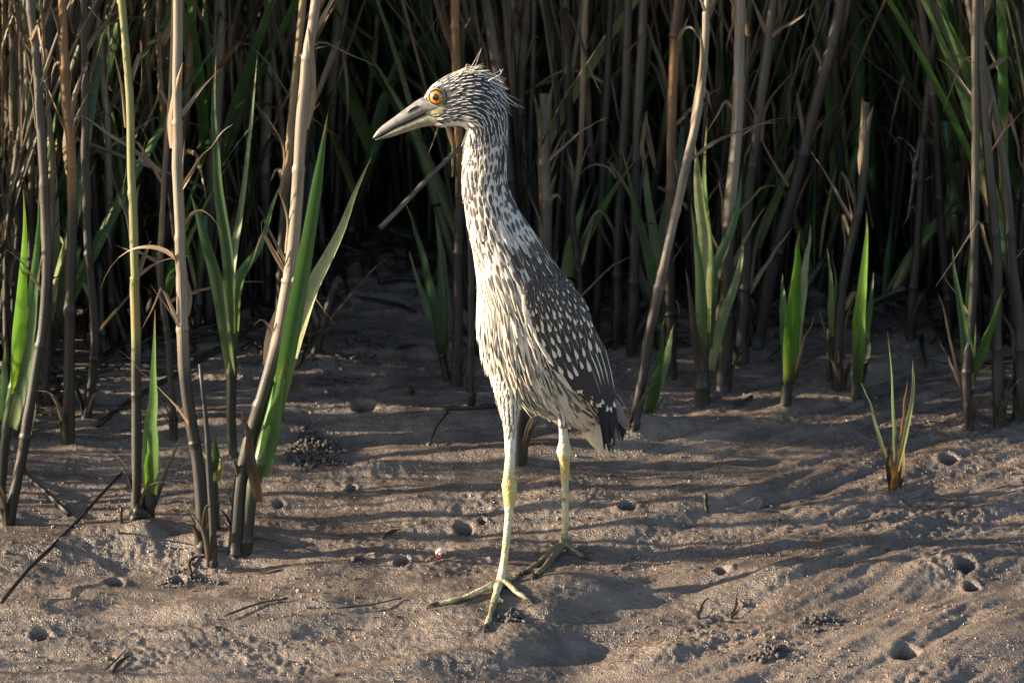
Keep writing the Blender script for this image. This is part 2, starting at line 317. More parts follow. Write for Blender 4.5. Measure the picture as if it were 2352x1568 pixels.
def root_thing(name, upx, label, cat, group=None):
    b = gnd(*upx); b[2] = float(height(b[0], b[1], False)); return empty(name, tuple(b), label, cat, group), b
def local(V, b): return V-b
def dead_wisp(p, d, L, Wd, droop, seed):
    r = np.random.default_rng(seed); d = unit(np.array(d, float)*np.array([.55, .55, 1])); n = 8; t = np.linspace(0, 1, n)[:, None]; kd = r.random()
    if kd < .5: P = p+d*L*t+np.array([0, 0, -1])*droop*.18*L*t**2
    elif kd < .8:                                    # snapped over: rises, then hangs
        k = r.uniform(.25, .6); e = unit(np.array([d[0]*1.2+r.normal(0, .3), d[1], -r.uniform(.5, 2.2)])); P = p+d*L*np.minimum(t, k)+e*L*np.maximum(t-k, 0)
    else: P = p+d*L*t+np.array([0, 0, -1])*droop*.8*L*t**2
    P = P+np.cumsum(r.normal(0, .018*L, (n, 3)), 0)*t
    return blade(P, Wd, 12, .5, (r.normal(0, .6), -1, r.normal(0, .3)), r.normal(0, 1.6), wid=.2, basew=.7)
def add_part(name, geo, mat, root, b, label=None):
    V, F, uv = geo; o = mk(name, V-b, F, mat, root, uv)
    if label: o['label'] = label
    return o
GC, GS = 'tall dry canes at the edge of the reed bed', 'green shoots at the edge of the reed bed'
def px2m(p): return p/2050
def cane(label, pts, w0, w1, mat, wisps=0, lean=.05, top=.35, seed=1, sheath=(), name='reed_cane', nodes=.16, split=False, cat='reed'):
    pts = list(pts); root, b = root_thing(name, pts[0], label, cat)
    P = px_path(pts, b[1], lean); P[0] = b; 
    if pts[-1][1] <= 10:
        d = unit(P[-1]-P[-2]); d = unit(d+np.array([0, 0, .5])); P = np.vstack([P, P[-1]+d*top*.5, P[-1]+d*top]); w1 = w1*.8
    P = np.vstack([b-unit(P[1]-P[0])*.025, P])
    add_part('stalk', cane_geo(P, px2m(w0)/2, px2m(w1)/2, nodes=nodes, seed=seed), mat, root, b)
    r = np.random.default_rng(seed); Q = cat_rom(P, 60)
    for k in range(4 if w0 > 17 else 0):                       # ragged old sheaths at the foot
        an = r.uniform(0, 6.28); od = np.array([math.cos(an), math.sin(an)*.8-.25, 0]); LL = r.uniform(.03, .085); p0 = b+od*px2m(w0)*.42-np.array([0, 0, .004])
        add_part('basal_sheath', blade(np.array([p0, p0+np.array([0, 0, LL*.5])+od*LL*.05, p0+np.array([0, 0, LL*.85])+od*LL*.22, p0+np.array([0, 0, LL])+od*LL*r.uniform(.3, .7)]), px2m(w0)*r.uniform(.35, .7), 9, -.5, tuple(od+np.array([0, -.2, 0])), r.normal(0, .4), wid=.25, basew=.8), M['dead_dark' if k % 3 else 'dead'], root, b)
    for (f, L, ang, wd, mt) in sheath:                       # peeling leaf sheath: base hugs the stalk
        k = int(f*59); d = unit(Q[min(k+3, 59)]-Q[k]); side = np.array([math.sin(ang), -math.cos(ang)*.6, 0])
        rs_ = px2m(w0+(w1-w0)*f)/2; p0 = Q[k]+side*rs_*.25; add_part('leaf_sheath', blade(np.array([p0, p0+d*L*.35+side*L*.02, p0+d*L*.7+side*L*.08, p0+d*L+side*L*.20]), rs_*2.4, 14, -1.1, (side[0]*.5, -1, 0), .25, wid=.3, basew=.55), M[mt], root, b)
    for k in range(2 if name == 'reed_cane' else 0):         # a thin shred of old sheath still clinging
        f = r.uniform(.25, .85); kk = int(f*59); dq = unit(Q[min(kk+3, 59)]-Q[kk]); sg = r.choice([-1, 1]); rs_ = px2m(w0+(w1-w0)*f)/2; LL = r.uniform(.05, .12); sd_ = np.array([sg, -.5, 0])
        add_part('sheath_shred', blade(np.array([Q[kk]+sd_*rs_*.7, Q[kk]+dq*LL*.5+sd_*rs_*1.0, Q[kk]+dq*LL+sd_*(rs_+LL*r.uniform(.05, .3))]), rs_*r.uniform(.5, 1.0), 9, -.6, (sg*.4, -1, 0), r.normal(0, .6), wid=.2, basew=.6), M['dead' if mat not in (M['cane_dark'],) else 'dead_dark'], root, b)
    for k in range(wisps+2 if wisps else 0):
        f = r.uniform(.3, .92); q = Q[int(f*59)]; sgn = r.choice([-1, 1])
        add_part('dead_leaf', dead_wisp(q, (sgn*r.uniform(.3, 1), r.normal(0, .4), r.uniform(.2, 1.4)), r.uniform(.06, .17), r.uniform(.003, .007), r.uniform(.3, 1.5), seed*31+k), M['dead'], root, b)
    return root, b, Q
def shoot(label, stem, w0, w1, leaves, mats=('shoot', 'leaf'), lean=.03, name='reed_shoot', cat='shoot', group=None):
    root, b = root_thing(name, stem[0], label, cat, group); P = px_path(stem, b[1], lean); P[0] = b; P = np.vstack([b-unit(P[1]-P[0])*.02, P])
    add_part('stem', cane_geo(P, px2m(w0)/2, px2m(w1)/2, nodes=.09), M[mats[0]], root, b)
    for k, lf in enumerate(leaves):
        pts, wd, *o = lf; mt = o[0] if o else mats[1]; dy = o[1] if len(o) > 1 else (-.012 if k % 2 == 0 else .010)
        Pl = px_path(pts, b[1]+lean*(stem[0][1]-pts[0][1])/1000, lean); Pl[:, 1] += np.linspace(0, dy*3, len(Pl))+(.002 if dy > 0 else -.003)
        r = np.random.default_rng(int(pts[-1][0])); Pl = cat_rom(Pl, 9); Pl += np.cumsum(r.normal(0, .0016, Pl.shape), 0)*np.linspace(0, 1, 9)[:, None]; add_part('leaf', blade(Pl, px2m(wd*(1.22 if 18 < wd < 38 else 1)), 22, .36, (r.normal(0, .3), -1, .1), r.normal(0, .55), wid=.35, basew=.75), M[mt], root, b)
    return root, b
sh = lambda *a: [a]
cane('brown-orange weathered cane with a stripped sheath, rising from dark mud beside a blackened stem', [(155, 1015), (158, 700), (160, 420), (151, 252), (141, 0)], 32, 24, M['cane_orange'], 5, seed=2, sheath=[(.45, .12, .8, .010, 'dead'), (.62, .10, -.7, .008, 'dead_dark')])
cane('blackened wet cane leaning beside the brown-orange cane', [(198, 974), (215, 850), (226, 740), (205, 520), (192, 300), (188, 0)], 28, 18, M['cane_dark'], 3, seed=3)
cane('slim cane, yellow green above and black at its foot, beside an upright single green leaf', [(318, 1250), (316, 980), (315, 860), (311, 660), (307, 610), (300, 420), (290, 210), (273, 0)], 26, 20, M['cane_green'], 3, seed=4, sheath=[(.80, .16, -.35, .014, 'leaf_pale'), (.50, .09, -.9, .009, 'dead_dark'), (.55, .06, .9, .009, 'dead')])
cane('stout grey-green cane with a torn node, curved near its dark foot', [(464, 1242), (454, 1090), (443, 1000), (430, 884), (423, 658), (416, 600), (403, 400), (397, 294), (403, 0)], 33, 25, M['cane_grey'], 4, seed=5, sheath=[(.70, .10, .6, .014, 'dead'), (.44, .08, -.8, .010, 'dead'), (.86, .16, -.3, .012, 'dead')])
cane('thin dry cane standing close behind the stout grey-green cane', [(400, 1010), (385, 800), (370, 630), (380, 420), (386, 252), (392, 0)], 18, 13, M['cane_tan'], 3, seed=6)
cane('short dark cut stub with a slender point, in front of the stout grey-green cane', [(484, 1306), (478, 1130), (472, 973), (460, 836)], 21, 8, M['cane_dark'], 0, seed=7, name='reed_stub', nodes=.11)
cane('tall pale dry cane with peeling bark leaning over the two-bladed green shoot', [(548, 1240), (563, 1063), (621, 816), (651, 655), (672, 546), (697, 315), (714, 168), (730, 0)], 40, 25, M['cane_grey'], 4, seed=8, sheath=[(.62, .12, -.35, .010, 'dead'), (.30, .12, .5, .012, 'dead'), (.12, .10, -.5, .014, 'dead_dark'), (.80, .14, .25, .007, 'dead')])
cane('straight golden cane close behind the tall pale leaning cane', [(636, 905), (640, 700), (645, 504), (668, 294), (680, 168), (695, 0)], 26, 20, M['cane_tan'], 3, seed=9, lean=.02)
cane('dark broken cane stump tilted over bare mud, snapped at the top', [(725, 820), (742, 745), (765, 660), (782, 640)], 26, 24, M['cane_dark'], 1, seed=10, name='reed_stump', top=0, sheath=[(.35, .04, -.9, .010, 'dead')])
rb_, bb_, _q = cane('rust-brown straight cane rising behind the heron\'s bill', [(1052, 880), (1050, 600), (1046, 340), (1047, 150), (1050, 0)], 28, 26, M['cane_orange'], 1, seed=11, lean=.02)
add_part('snapped_branch', cane_geo(np.array([at(1075, 328, bb_[1]+.02), at(1048, 352, bb_[1]-.016), at(970, 432, bb_[1]-.05), at(876, 524, bb_[1]-.08)]), px2m(7), px2m(6.5), nodes=.07), M['cane_grey'], rb_, bb_)
cane('jointed blackish cane stub standing just behind the heron\'s breast', [(1083, 936), (1084, 800), (1085, 640), (1080, 470)], 22, 17, M['cane_dark'], 1, seed=12, name='reed_stub', nodes=.055)
cane('thick black cut stump between the heron\'s legs', [(1195, 1056), (1197, 985), (1203, 915)], 36, 40, M['cane_dark'], 0, seed=13, name='reed_stump')
cane('pale frayed dry cane split along its top, behind the heron\'s neck', [(1262, 850), (1258, 700), (1252, 520), (1250, 350), (1255, 215)], 30, 28, M['cane_grey'], 4, seed=14, sheath=[(.62, .17, -.3, .012, 'dead'), (.70, .14, .4, .010, 'dead'), (.55, .10, .9, .006, 'dead')])
cane('golden-edged slim cane behind the heron\'s back', [(1335, 830), (1332, 640), (1315, 500), (1330, 330), (1345, 0)], 20, 18, M['cane_tan'], 3, seed=15)
cane('leaning dry cane with a knotted joint, crossing up beside a short green shoot', [(1452, 978), (1484, 802), (1519, 640), (1528, 600), (1572, 396), (1607, 220), (1621, 44), (1626, 0)], 30, 18, M['cane_grey'], 4, seed=16, lean=.04, sheath=[(.55, .14, -.6, .008, 'dead')])
cane('thick dark upright cane at the edge of the reeds, beside broad pale green blades', [(1664, 890), (1664, 760), (1667, 658), (1675, 484), (1691, 264), (1700, 0)], 42, 28, M['cane_grey'], 4, seed=17, lean=.02, sheath=[(.24, .09, .7, .010, 'dead'), (.80, .10, .5, .010, 'dead')])
cane('stout blackened cane slanting steeply through the reeds', [(1738, 798), (1766, 638), (1805, 500), (1845, 352), (1885, 190), (1930, 0)], 42, 32, M['cane_dark'], 3, seed=18, lean=.02)
cane('broken dark cane with a splintered top, rooted between two green shoots', [(1930, 886), (1936, 674), (1962, 528), (1980, 400), (1986, 236)], 32, 19, M['cane_dark'], 3, seed=19, sheath=[(.8, .09, .4, .010, 'dead'), (.86, .08, -.3, .008, 'dead')])
cane('dark cane at the far edge of the clearing with a tapering foot', [(2090, 780), (2098, 680), (2112, 540), (2125, 300), (2150, 0)], 32, 20, M['cane_dark'], 3, seed=20)
cane('black stem in the shaded clump, wrapped in a green blade', [(2224, 972), (2220, 850), (2232, 700), (2240, 400), (2248, 0)], 26, 20, M['cane_dark'], 3, seed=21)
cane('blackish thick cane in the shaded clump with long bare joints', [(2294, 974), (2285, 800), (2280, 600), (2262, 300), (2250, 0)], 34, 20, M['cane_dark'], 4, seed=22, sheath=[(.5, .14, .4, .012, 'dead_dark')])
cane('leaning dark cane at the outer side of the shaded clump', [(2345, 960), (2340, 800), (2320, 600), (2300, 320), (2230, 0)], 36, 22, M['cane_dark'], 4, seed=23)
cane('blackened cane standing alone where the mud is deepest in shade, near fallen stalks', [(18, 1190), (60, 1010), (90, 860), (110, 640), (90, 300), (60, 0)], 30, 20, M['cane_dark'], 4, seed=24)
cane('slender straw-coloured stem arching out of the dark reeds', [(110, 930), (118, 650), (125, 380), (118, 250), (100, 120), (92, 0)], 14, 10, M['cane_tan'], 3, seed=25)
cane('upright greenish cane behind the heron\'s bill, taller than its neighbours', [(822, 560), (830, 360), (850, 160), (866, 0)], 18, 16, M['cane_green'], 1, seed=26)
cane('knotty wet brown cane with dark joints behind the heron\'s tail', [(1546, 866), (1540, 760), (1530, 640), (1535, 400), (1550, 130), (1560, 0)], 34, 26, M['cane_orange'], 3, seed=27, lean=.02)
for k, (u, v, tu, wd, mt) in enumerate([(1415, 800, 1440, 34, 'cane_dark'), (1450, 815, 1475, 34, 'cane_dark'), (1365, 770, 1400, 26, 'cane_dark'), (1700, 830, 1775, 36, 'cane_dark'), (1600, 740, 1560, 24, 'cane_dark')]):
    cane(['black wet cane leaning in the thicket past the heron\'s wing', 'second black wet cane of the leaning pair past the heron\'s wing', 'dim thin cane behind the heron\'s shoulder', 'stocky dark cane leaning between the upright one and the slanting one', 'dim old cane half hidden behind pale green blades'][k],
         [(u, v), ((u*3+tu)/4, v*.75), ((u+tu)/2, v*.45), (tu, 0)], wd, wd*.6, M[mt], 3, seed=40+k)
# green shoots
shoot('single upright green blade growing from a black foot beside the slim cane', [(340, 1250), (346, 1190), (347, 1115)], 30, 26, [([(347, 1130), (352, 1010), (358, 880), (363, 672)], 33, 'leaf'), ([(352, 1165), (375, 1110), (414, 1025)], 15, 'dead_dark'), ([(340, 1120), (338, 1040), (342, 985)], 14, 'leaf_bright')])
shoot('large bright shoot with two long spreading green blades, in front of the leaning pale cane', [(566, 1242), (580, 1160), (594, 1091), (618, 1000), (640, 915), (660, 820)], 30, 34, [([(632, 960), (655, 840), (689, 655), (731, 420), (752, 315), (777, 206)], 40, 'leaf'), ([(640, 930), (668, 800), (714, 655), (777, 525), (840, 361)], 42, 'leaf_pale', .008), ([(600, 1090), (622, 1000), (640, 905), (650, 830)], 40, 'leaf', -.006), ([(560, 1235), (570, 1150), (590, 1050), (600, 965)], 26, 'dead'), ([(596, 1150), (580, 1060), (575, 990), (560, 920)], 22, 'dead_dark')])
shoot('green shoot with tall narrow blades spreading in a V behind the fallen stalk', [(540, 1048), (538, 928), (532, 760)], 26, 26, [([(530, 800), (525, 588), (504, 420), (493, 252), (491, 122)], 24, 'leaf_blue'), ([(532, 780), (530, 640), (545, 546), (575, 336), (597, 160)], 20, 'leaf_blue', .015), ([(532, 860), (500, 640), (458, 504), (428, 418)], 26, 'leaf_blue'), ([(536, 800), (545, 660), (590, 590), (640, 450)], 22, 'leaf', .02)])
shoot('low shoot with dull green blades fanned out before the rust-brown cane', [(1030, 872), (1020, 820), (1018, 770)], 22, 20, [([(1018, 810), (1000, 713), (962, 555), (935, 466)], 24, 'leaf_blue'), ([(1016, 820), (1005, 775), (972, 697), (941, 598)], 22, 'leaf_blue'), ([(1020, 790), (1008, 640), (989, 509)], 18, 'leaf_blue', .01), ([(1021, 800), (1022, 670), (1015, 535)], 22, 'leaf_blue', .01)])
shoot('tiny bright green sprout alone on bare mud', [(946, 908), (946, 890)], 8, 8, [([(946, 903), (948, 875), (944, 838)], 12, 'leaf_bright')])
shoot('short two-bladed green shoot leaning against the foot of the knotted cane', [(1480, 978), (1488, 940), (1497, 900)], 18, 20, [([(1490, 945), (1510, 840), (1537, 708)], 26, 'leaf'), ([(1492, 935), (1530, 830), (1552, 757)], 24, 'leaf_pale'), ([(1485, 960), (1510, 920), (1540, 890)], 9, 'dead')])
shoot('broad pale green fan of blades beside the thick upright cane', [(1616, 926), (1618, 830), (1620, 749), (1620, 690)], 38, 36, [([(1620, 760), (1618, 638), (1616, 528), (1600, 396), (1598, 317)], 40, 'leaf_pale'), ([(1622, 750), (1630, 600), (1626, 484), (1629, 306)], 28, 'leaf'), ([(1612, 800), (1600, 638), (1573, 462)], 26, 'leaf_blue'), ([(1628, 800), (1645, 640), (1690, 520), (1715, 420)], 24, 'leaf_blue', .015), ([(1608, 860), (1590, 740), (1572, 600)], 20, 'dead_dark'), ([(1632, 850), (1655, 740), (1690, 640), (1700, 560)], 22, 'leaf_pale', .01)])
shoot('tall dull green blades rising behind the leaning knotted cane', [(1520, 800), (1515, 720), (1512, 660)], 26, 26, [([(1512, 700), (1506, 640), (1471, 484), (1431, 299)], 30, 'leaf_blue'), ([(1514, 700), (1510, 620), (1493, 440), (1480, 238)], 24, 'leaf_pale', .01), ([(1514, 720), (1525, 560), (1555, 400), (1575, 250)], 30, 'leaf_blue', .03), ([(1508, 740), (1480, 640), (1450, 500)], 20, 'dead_dark')])
shoot('bright upright pair of green blades on a thick pale stem, alone at the reed edge', [(1806, 928), (1812, 880), (1816, 830)], 28, 32, [([(1812, 880), (1815, 740), (1820, 610), (1826, 508)], 36, 'leaf_bright'), ([(1818, 870), (1832, 740), (1846, 620), (1853, 517)], 26, 'leaf_pale'), ([(1822, 880), (1838, 800), (1862, 690)], 14, 'dead_dark'), ([(1810, 860), (1806, 740), (1812, 640)], 24, 'leaf')])
shoot('thin yellowing shoot beside the splintered dark cane', [(1906, 872), (1910, 800), (1911, 754)], 16, 14, [([(1910, 770), (1904, 660), (1888, 545)], 16, 'leaf_pale'), ([(1912, 770), (1925, 690), (1930, 600)], 14, 'leaf_blue'), ([(1908, 820), (1890, 760), (1872, 690)], 10, 'dead')])
shoot('tall glowing green blade paired with a shorter one, near the spiky sprout', [(1968, 918), (1970, 870), (1972, 820)], 22, 24, [([(1970, 870), (1976, 740), (1986, 600), (1996, 482)], 30, 'leaf_bright'), ([(1976, 880), (1995, 780), (2014, 650)], 24, 'leaf'), ([(1966, 880), (1966, 800), (1968, 740)], 18, 'leaf')])
shoot('spiky young sprout with thin yellow-green blades and a brown sheathed base on open mud', [(2048, 1138), (2052, 1100), (2056, 1060)], 26, 18, [([(2046, 1085), (2020, 1000), (1990, 900), (1965, 832)], 13, 'leaf_pale'), ([(2056, 1060), (2060, 960), (2064, 776)], 13, 'leaf_pale'), ([(2060, 1080), (2085, 960), (2104, 860), (2112, 792)], 12, 'leaf_pale'), ([(2058, 1080), (2078, 980), (2089, 875)], 12, 'rust'), ([(2046, 1125), (2042, 1050), (2043, 955)], 14, 'dead_dark'), ([(2060, 1130), (2072, 1060), (2070, 1000)], 20, 'rust'), ([(2050, 1130), (2054, 1080), (2056, 1010)], 20, 'rust')], mats=('rust', 'leaf'))
shoot('shaded green shoot with a tall narrow blade in the dark clump', [(2226, 960), (2225, 900), (2225, 850)], 24, 26, [([(2225, 880), (2215, 760), (2180, 555)], 26, 'leaf_blue'), ([(2228, 870), (2235, 700), (2232, 530)], 24, 'leaf_bright'), ([(2230, 870), (2255, 760), (2285, 640)], 22, 'leaf'), ([(2220, 920), (2180, 860), (2140, 810)], 10, 'dead_dark'), ([(2218, 930), (2190, 820), (2160, 700), (2138, 640)], 8, 'dead')])
shoot('green shoot with a kinked blade growing at the shadiest corner of the reeds', [(5, 1150), (20, 1000), (38, 880), (45, 820)], 22, 26, [([(38, 900), (45, 760), (55, 600), (60, 430)], 38, 'leaf_bright'), ([(45, 850), (75, 680), (95, 480)], 22, 'leaf'), ([(30, 980), (60, 850), (80, 700), (90, 560)], 30, 'leaf_blue'), ([(20, 1010), (5, 900), (8, 800)], 24, 'leaf_blue')])
shoot('small rust and green sprout beside the blackened cane at the shady corner', [(55, 1085), (58, 1040), (60, 1000)], 14, 12, [([(58, 1050), (52, 990), (48, 950)], 16, 'rust'), ([(60, 1040), (72, 960), (82, 880)], 12, 'leaf_pale'), ([(57, 1070), (60, 1010), (64, 980)], 14, 'leaf_bright')])
shoot('tiny burnt-orange and yellow sprout at the foot of the slim cane', [(281, 1255), (280, 1235)], 8, 6, [([(280, 1240), (276, 1210), (272, 1178)], 10, 'leaf_bright'), ([(282, 1250), (274, 1225), (265, 1210)], 8, 'rust'), ([(284, 1252), (300, 1238), (307, 1222)], 10, 'rust'), ([(276, 1255), (270, 1248), (266, 1236)], 8, 'rust')])
shoot('small dark-green shoot tucked behind the pointed stub', [(500, 1215), (500, 1150), (498, 1090)], 18, 18, [([(498, 1100), (500, 1040), (506, 965)], 20, 'leaf_blue'), ([(494, 1120), (480, 1070), (462, 1050)], 12, 'leaf'), ([(502, 1100), (510, 1050), (512, 1010)], 16, 'leaf_pale')])
for k, (u, v, du, dv) in enumerate([(1605, 1418, -4, -60), (1682, 1420, 6, -58)]):
    shoot(['faint pale dry sprout on the mud slope, paler of a pair', 'small orange-tipped dry sprout on the mud slope, darker of a pair'][k], [(u, v), (u, v-15)], 7, 6, [([(u, v-8), (u+du, v-35), (u+du*1.5, v+dv)], 9, 'dead' if k == 0 else 'rust'), ([(u, v-5), (u+14, v-20), (u+20, v-30)], 6, 'dead')], mats=('rust', 'dead'), name='dry_sprout', cat='sprout')
cane('short brown peg of a stalk poking up from open mud behind the heron', [(1622, 1184), (1621, 1160), (1619, 1134)], 12, 10, M['cane_dark'], 0, seed=31, name='reed_stub', nodes=0)

# fallen stalks and twigs
def stick(label, pts, w0, w1, mat, name='fallen_stalk', on=True, lift=.0):
    P = []; lift = lift+.0025
    for q in pts:
        if len(q) == 2:
            p = gnd(*q); p[2] += px2m(w0)*.35+lift; P.append(p)
        else: P.append(at(*q))
    P = np.array(P); b = P[0].copy(); b[2] = min(b[2], P[:, 2].min())
    o = empty(name, tuple(b), label, 'stalk')
    add_part('stalk', cane_geo(P, px2m(w0)/2, px2m(w1)/2, nodes=.13), mat, o, b); return o
stick('long grey dead stalk slanting down through the reeds onto the mud', [(842, 592), (668, 517, .85), (462, 428, .62), (378, 395, .55), (172, 319, .45)], 10, 11, M['cane_grey'])
stick('dark fallen stalk lying on the shaded mud behind the green-grey canes', [(225, 985), (324, 920), (500, 812), (632, 735)], 16, 12, M['cane_dark'])
stick('thin pale dead stem lying across the muddy corner', [(5, 1412), (120, 1290), (235, 1165), (306, 1062, .32)], 10, 6, M['cane_grey'], lift=.012)
stick('short pale stick lying on the mud just behind the heron\'s legs', [(1020, 945), (1080, 944), (1145, 940)], 9, 10, M['cane_grey'])
stick('pale straw leaning beside the short stick behind the heron', [(985, 1028), (1030, 955), (1072, 878, .62)], 5, 5, M['cane_grey'])
stick('pale broken cane end lying against the tilted stump', [(785, 630), (750, 575, .72), (715, 525, .62)], 16, 15, M['cane_tan'])
stick('dark bent stalk arching out of the shaded corner onto the mud', [(160, 1190), (90, 1120), (25, 1060, .30)], 13, 10, M['cane_dark'])
stick('small dark curved twig on lit mud in the foreground', [(515, 1420), (600, 1392), (668, 1382)], 5, 4, M['cane_dark'], 'twig')
stick('fine straight dark twig on the mud near the heron\'s outstretched toe', [(770, 1402), (850, 1396), (930, 1380)], 4, 3, M['cane_dark'], 'twig')
stick('curled dry straw on the mud behind the heron\'s tail', [(1455, 1227), (1490, 1218), (1514, 1205), (1505, 1188), (1487, 1180)], 5, 4, M['cane_grey'], 'twig')
stick('short pale splinter sticking up from the mud', [(1785, 1215), (1795, 1200), (1802, 1184, .19)], 5, 4, M['cane_tan'], 'twig')
stick('dark short broken stick on the mud by the reed edge', [(1685, 938), (1712, 930), (1730, 918)], 10, 9, M['cane_dark'], 'twig')
stick('rusty crooked twig on the mud near the pointed stub', [(440, 1330), (436, 1300), (455, 1285), (480, 1282)], 8, 8, M['cane_orange'], 'twig')
stick('dull twig half sunk in mud in the clearing', [(770, 820), (830, 838), (880, 842)], 6, 4, M['cane_dark'], 'twig')
stick('dark stalk lying across the mud in the clearing', [(800, 690), (900, 705), (960, 722)], 14, 10, M['cane_dark'])
stick('black sunken stick at the back of the clearing', [(870, 655), (920, 648), (980, 655)], 18, 14, M['cane_dark'])
stick('thin brown straw on the foreground mud', [(240, 1545), (270, 1520), (292, 1500)], 4, 3, M['cane_grey'], 'twig')
for k, (u, v, du, dv, mt) in enumerate([(905, 805, 60, -8, 'dead'), (595, 1318, 55, -10, 'dead_dark'), (880, 1240, 45, -22, 'dead_dark'), (560, 1240, 90, 12, 'dead_dark'), (260, 1545, 45, -40, 'dead_dark')]):
    p = gnd(u, v); q = gnd(u+du, v+dv); mid = (p+q)/2+np.array([0, 0, .004]); p[2] += .001; q[2] += .002
    V, F_, uv = blade(np.array([p, mid, q]), px2m(16), 10, .4, (0, -.5, 1), .3, wid=.4)
    o = mk('leaf_scrap', V-p, F_, M[mt], None, uv, loc=tuple(p)); tag(o, ['pale curled leaf scrap on the mud of the clearing', 'dark narrow leaf scrap near the pointed stub', 'sunken oval leaf print on the mud before the burrow', 'dark leaf lying at the foot of the leaning pale cane', 'curled dark leaf on the brightest foreground mud'][k], 'leaf')

# reed bed: prototypes copied one by one, the far mass as stuff
def proto(kind, s):
    r = np.random.default_rng(s); parts = []
    if kind == 'cane':
        H = r.uniform(.9, 1.35); bend = r.normal(0, .07, 2); t = np.linspace(0, 1, 5)
        P = np.stack([bend[0]*t**2+r.normal(0, .008, 5)*t, bend[1]*t**2, H*t-.03], 1); r0 = r.uniform(.0045, .0085)
        parts.append(('stalk', cane_geo(P, r0, r0*.55, 22, .17, 7, s), None)); Q = cat_rom(P, 40)
        for k in range(r.integers(2, 6)):
            q = Q[r.integers(8, 36)]; a = r.uniform(0, 6.28)
            parts.append(('dead_leaf', dead_wisp(q, (math.cos(a), math.sin(a)*.7, r.uniform(.3, 2.2)), r.uniform(.10, .30), r.uniform(.004, .009), r.uniform(.2, 1.3), s*7+k), 'dead'))
    elif kind == 'grass':
        H = r.uniform(.6, 1.1); bend = r.normal(0, .14, 2); t = np.linspace(0, 1, 5)
        P = np.stack([bend[0]*t**1.5, bend[1]*t**2, H*t-.02], 1); parts.append(('stalk', cane_geo(P, .003, .0015, 14, .2, 5, s), None)); Q = cat_rom(P, 40)
        for k in range(r.integers(3, 7)):
            q = Q[r.integers(3, 34)]; a = r.uniform(0, 6.28)
            parts.append(('dead_leaf', dead_wisp(q, (math.cos(a), math.sin(a)*.7, r.uniform(.6, 3)), r.uniform(.12, .34), r.uniform(.003, .008), r.uniform(.2, 1.4), s*7+k), 'dead'))
    else:
        H = r.uniform(.22, .62); t = np.linspace(0, 1, 4); b = r.normal(0, .03, 2)
        P = np.stack([b[0]*t, b[1]*t, H*.45*t-.02], 1); parts.append(('stem', cane_geo(P, .006, .006, 10, .09, 7, s), 'shoot'))
        for k in range(r.integers(3, 6)):
            a = r.uniform(0, 6.28); f = r.uniform(.3, .95); q = P[0]*(1-f)+P[-1]*f; L = r.uniform(.6, 1.0)*H; sp = r.uniform(.08, .32)
            tt = np.linspace(0, 1, 5)[:, None]; d = np.array([math.cos(a)*sp, math.sin(a)*sp, 1])
            parts.append(('leaf', blade(q+d*L*tt+np.array([math.cos(a), math.sin(a), -.4])*L*.14*tt**2, r.uniform(.009, .016), 14, .35, (r.normal(0, .5), -1, .1), r.normal(0, .5), wid=.35, basew=.7), ['leaf', 'leaf_blue', 'leaf_pale', 'leaf_blue'][k % 4]))
    return parts
KINDS = [('cane', m, s) for m in ('cane_grey', 'cane_dark', 'cane_brown', 'cane_grey2', 'cane_dark') for s in (1, 2, 3)] + [('grass', m, s) for m in ('cane_grey2', 'cane_brown') for s in (1, 2, 3)] + [('shoot', 'shoot', s) for s in (1, 2, 3, 4, 5)]
LAB = {'cane_brown': 'brown cane', 'cane_grey2': 'dull grey-brown cane', 'cane_grey': 'grey dry cane', 'cane_dark': 'dark weathered cane', 'cane_orange': 'rust-brown cane', 'cane_tan': 'straw-yellow cane'}
LABG = {'cane_grey2': 'hair-thin grey stem', 'cane_brown': 'hair-thin brown stem'}
ANCH = [(120, 'in the shadiest corner'), (260, 'behind the brown-orange cane'), (370, 'behind the yellow-green cane'), (480, 'behind the stout grey-green cane'), (620, 'behind the V-shaped green shoot'), (770, 'behind the tall leaning cane'), (1060, "beyond the heron's bill"), (1300, "behind the heron's neck"), (1460, "behind the heron's wing"),
        (1570, 'behind the knotted leaning cane'), (1690, 'behind the pale green fan'), (1830, 'behind the slanting black cane'), (1960, 'behind the bright green pair'), (2120, 'behind the spiky sprout'), (2290, 'behind the shaded clump'), (9999, 'past the shaded clump')]
PROTO = []
for n_, (kd, mt, s) in enumerate(KINDS):
    parts = []
    for (nm, (V, F_, uv), m_) in proto(kd, s*13+n_):
        mat = M[mt] if m_ is None else M[m_ if not (m_ == 'dead' and (mt == 'cane_dark' or s != 2)) else 'dead_dark']
        o = mk(nm, V, F_, mat, None, uv); parts.append((nm, o.data, V, F_, uv, mat)); bpy.data.objects.remove(o)
    PROTO.append((kd, mt, parts))
def v_front(u):
    return float(np.interp(u, [-300, 0, 130, 250, 420, 600, 740, 790, 1030, 1070, 1300, 1380, 1560, 1800, 1960, 2060, 2140, 2400, 2700], [1120, 1000, 930, 840, 800, 770, 760, 590, 590, 800, 820, 740, 780, 760, 700, 680, 800, 900, 950]))
placed = 0; tries = 0
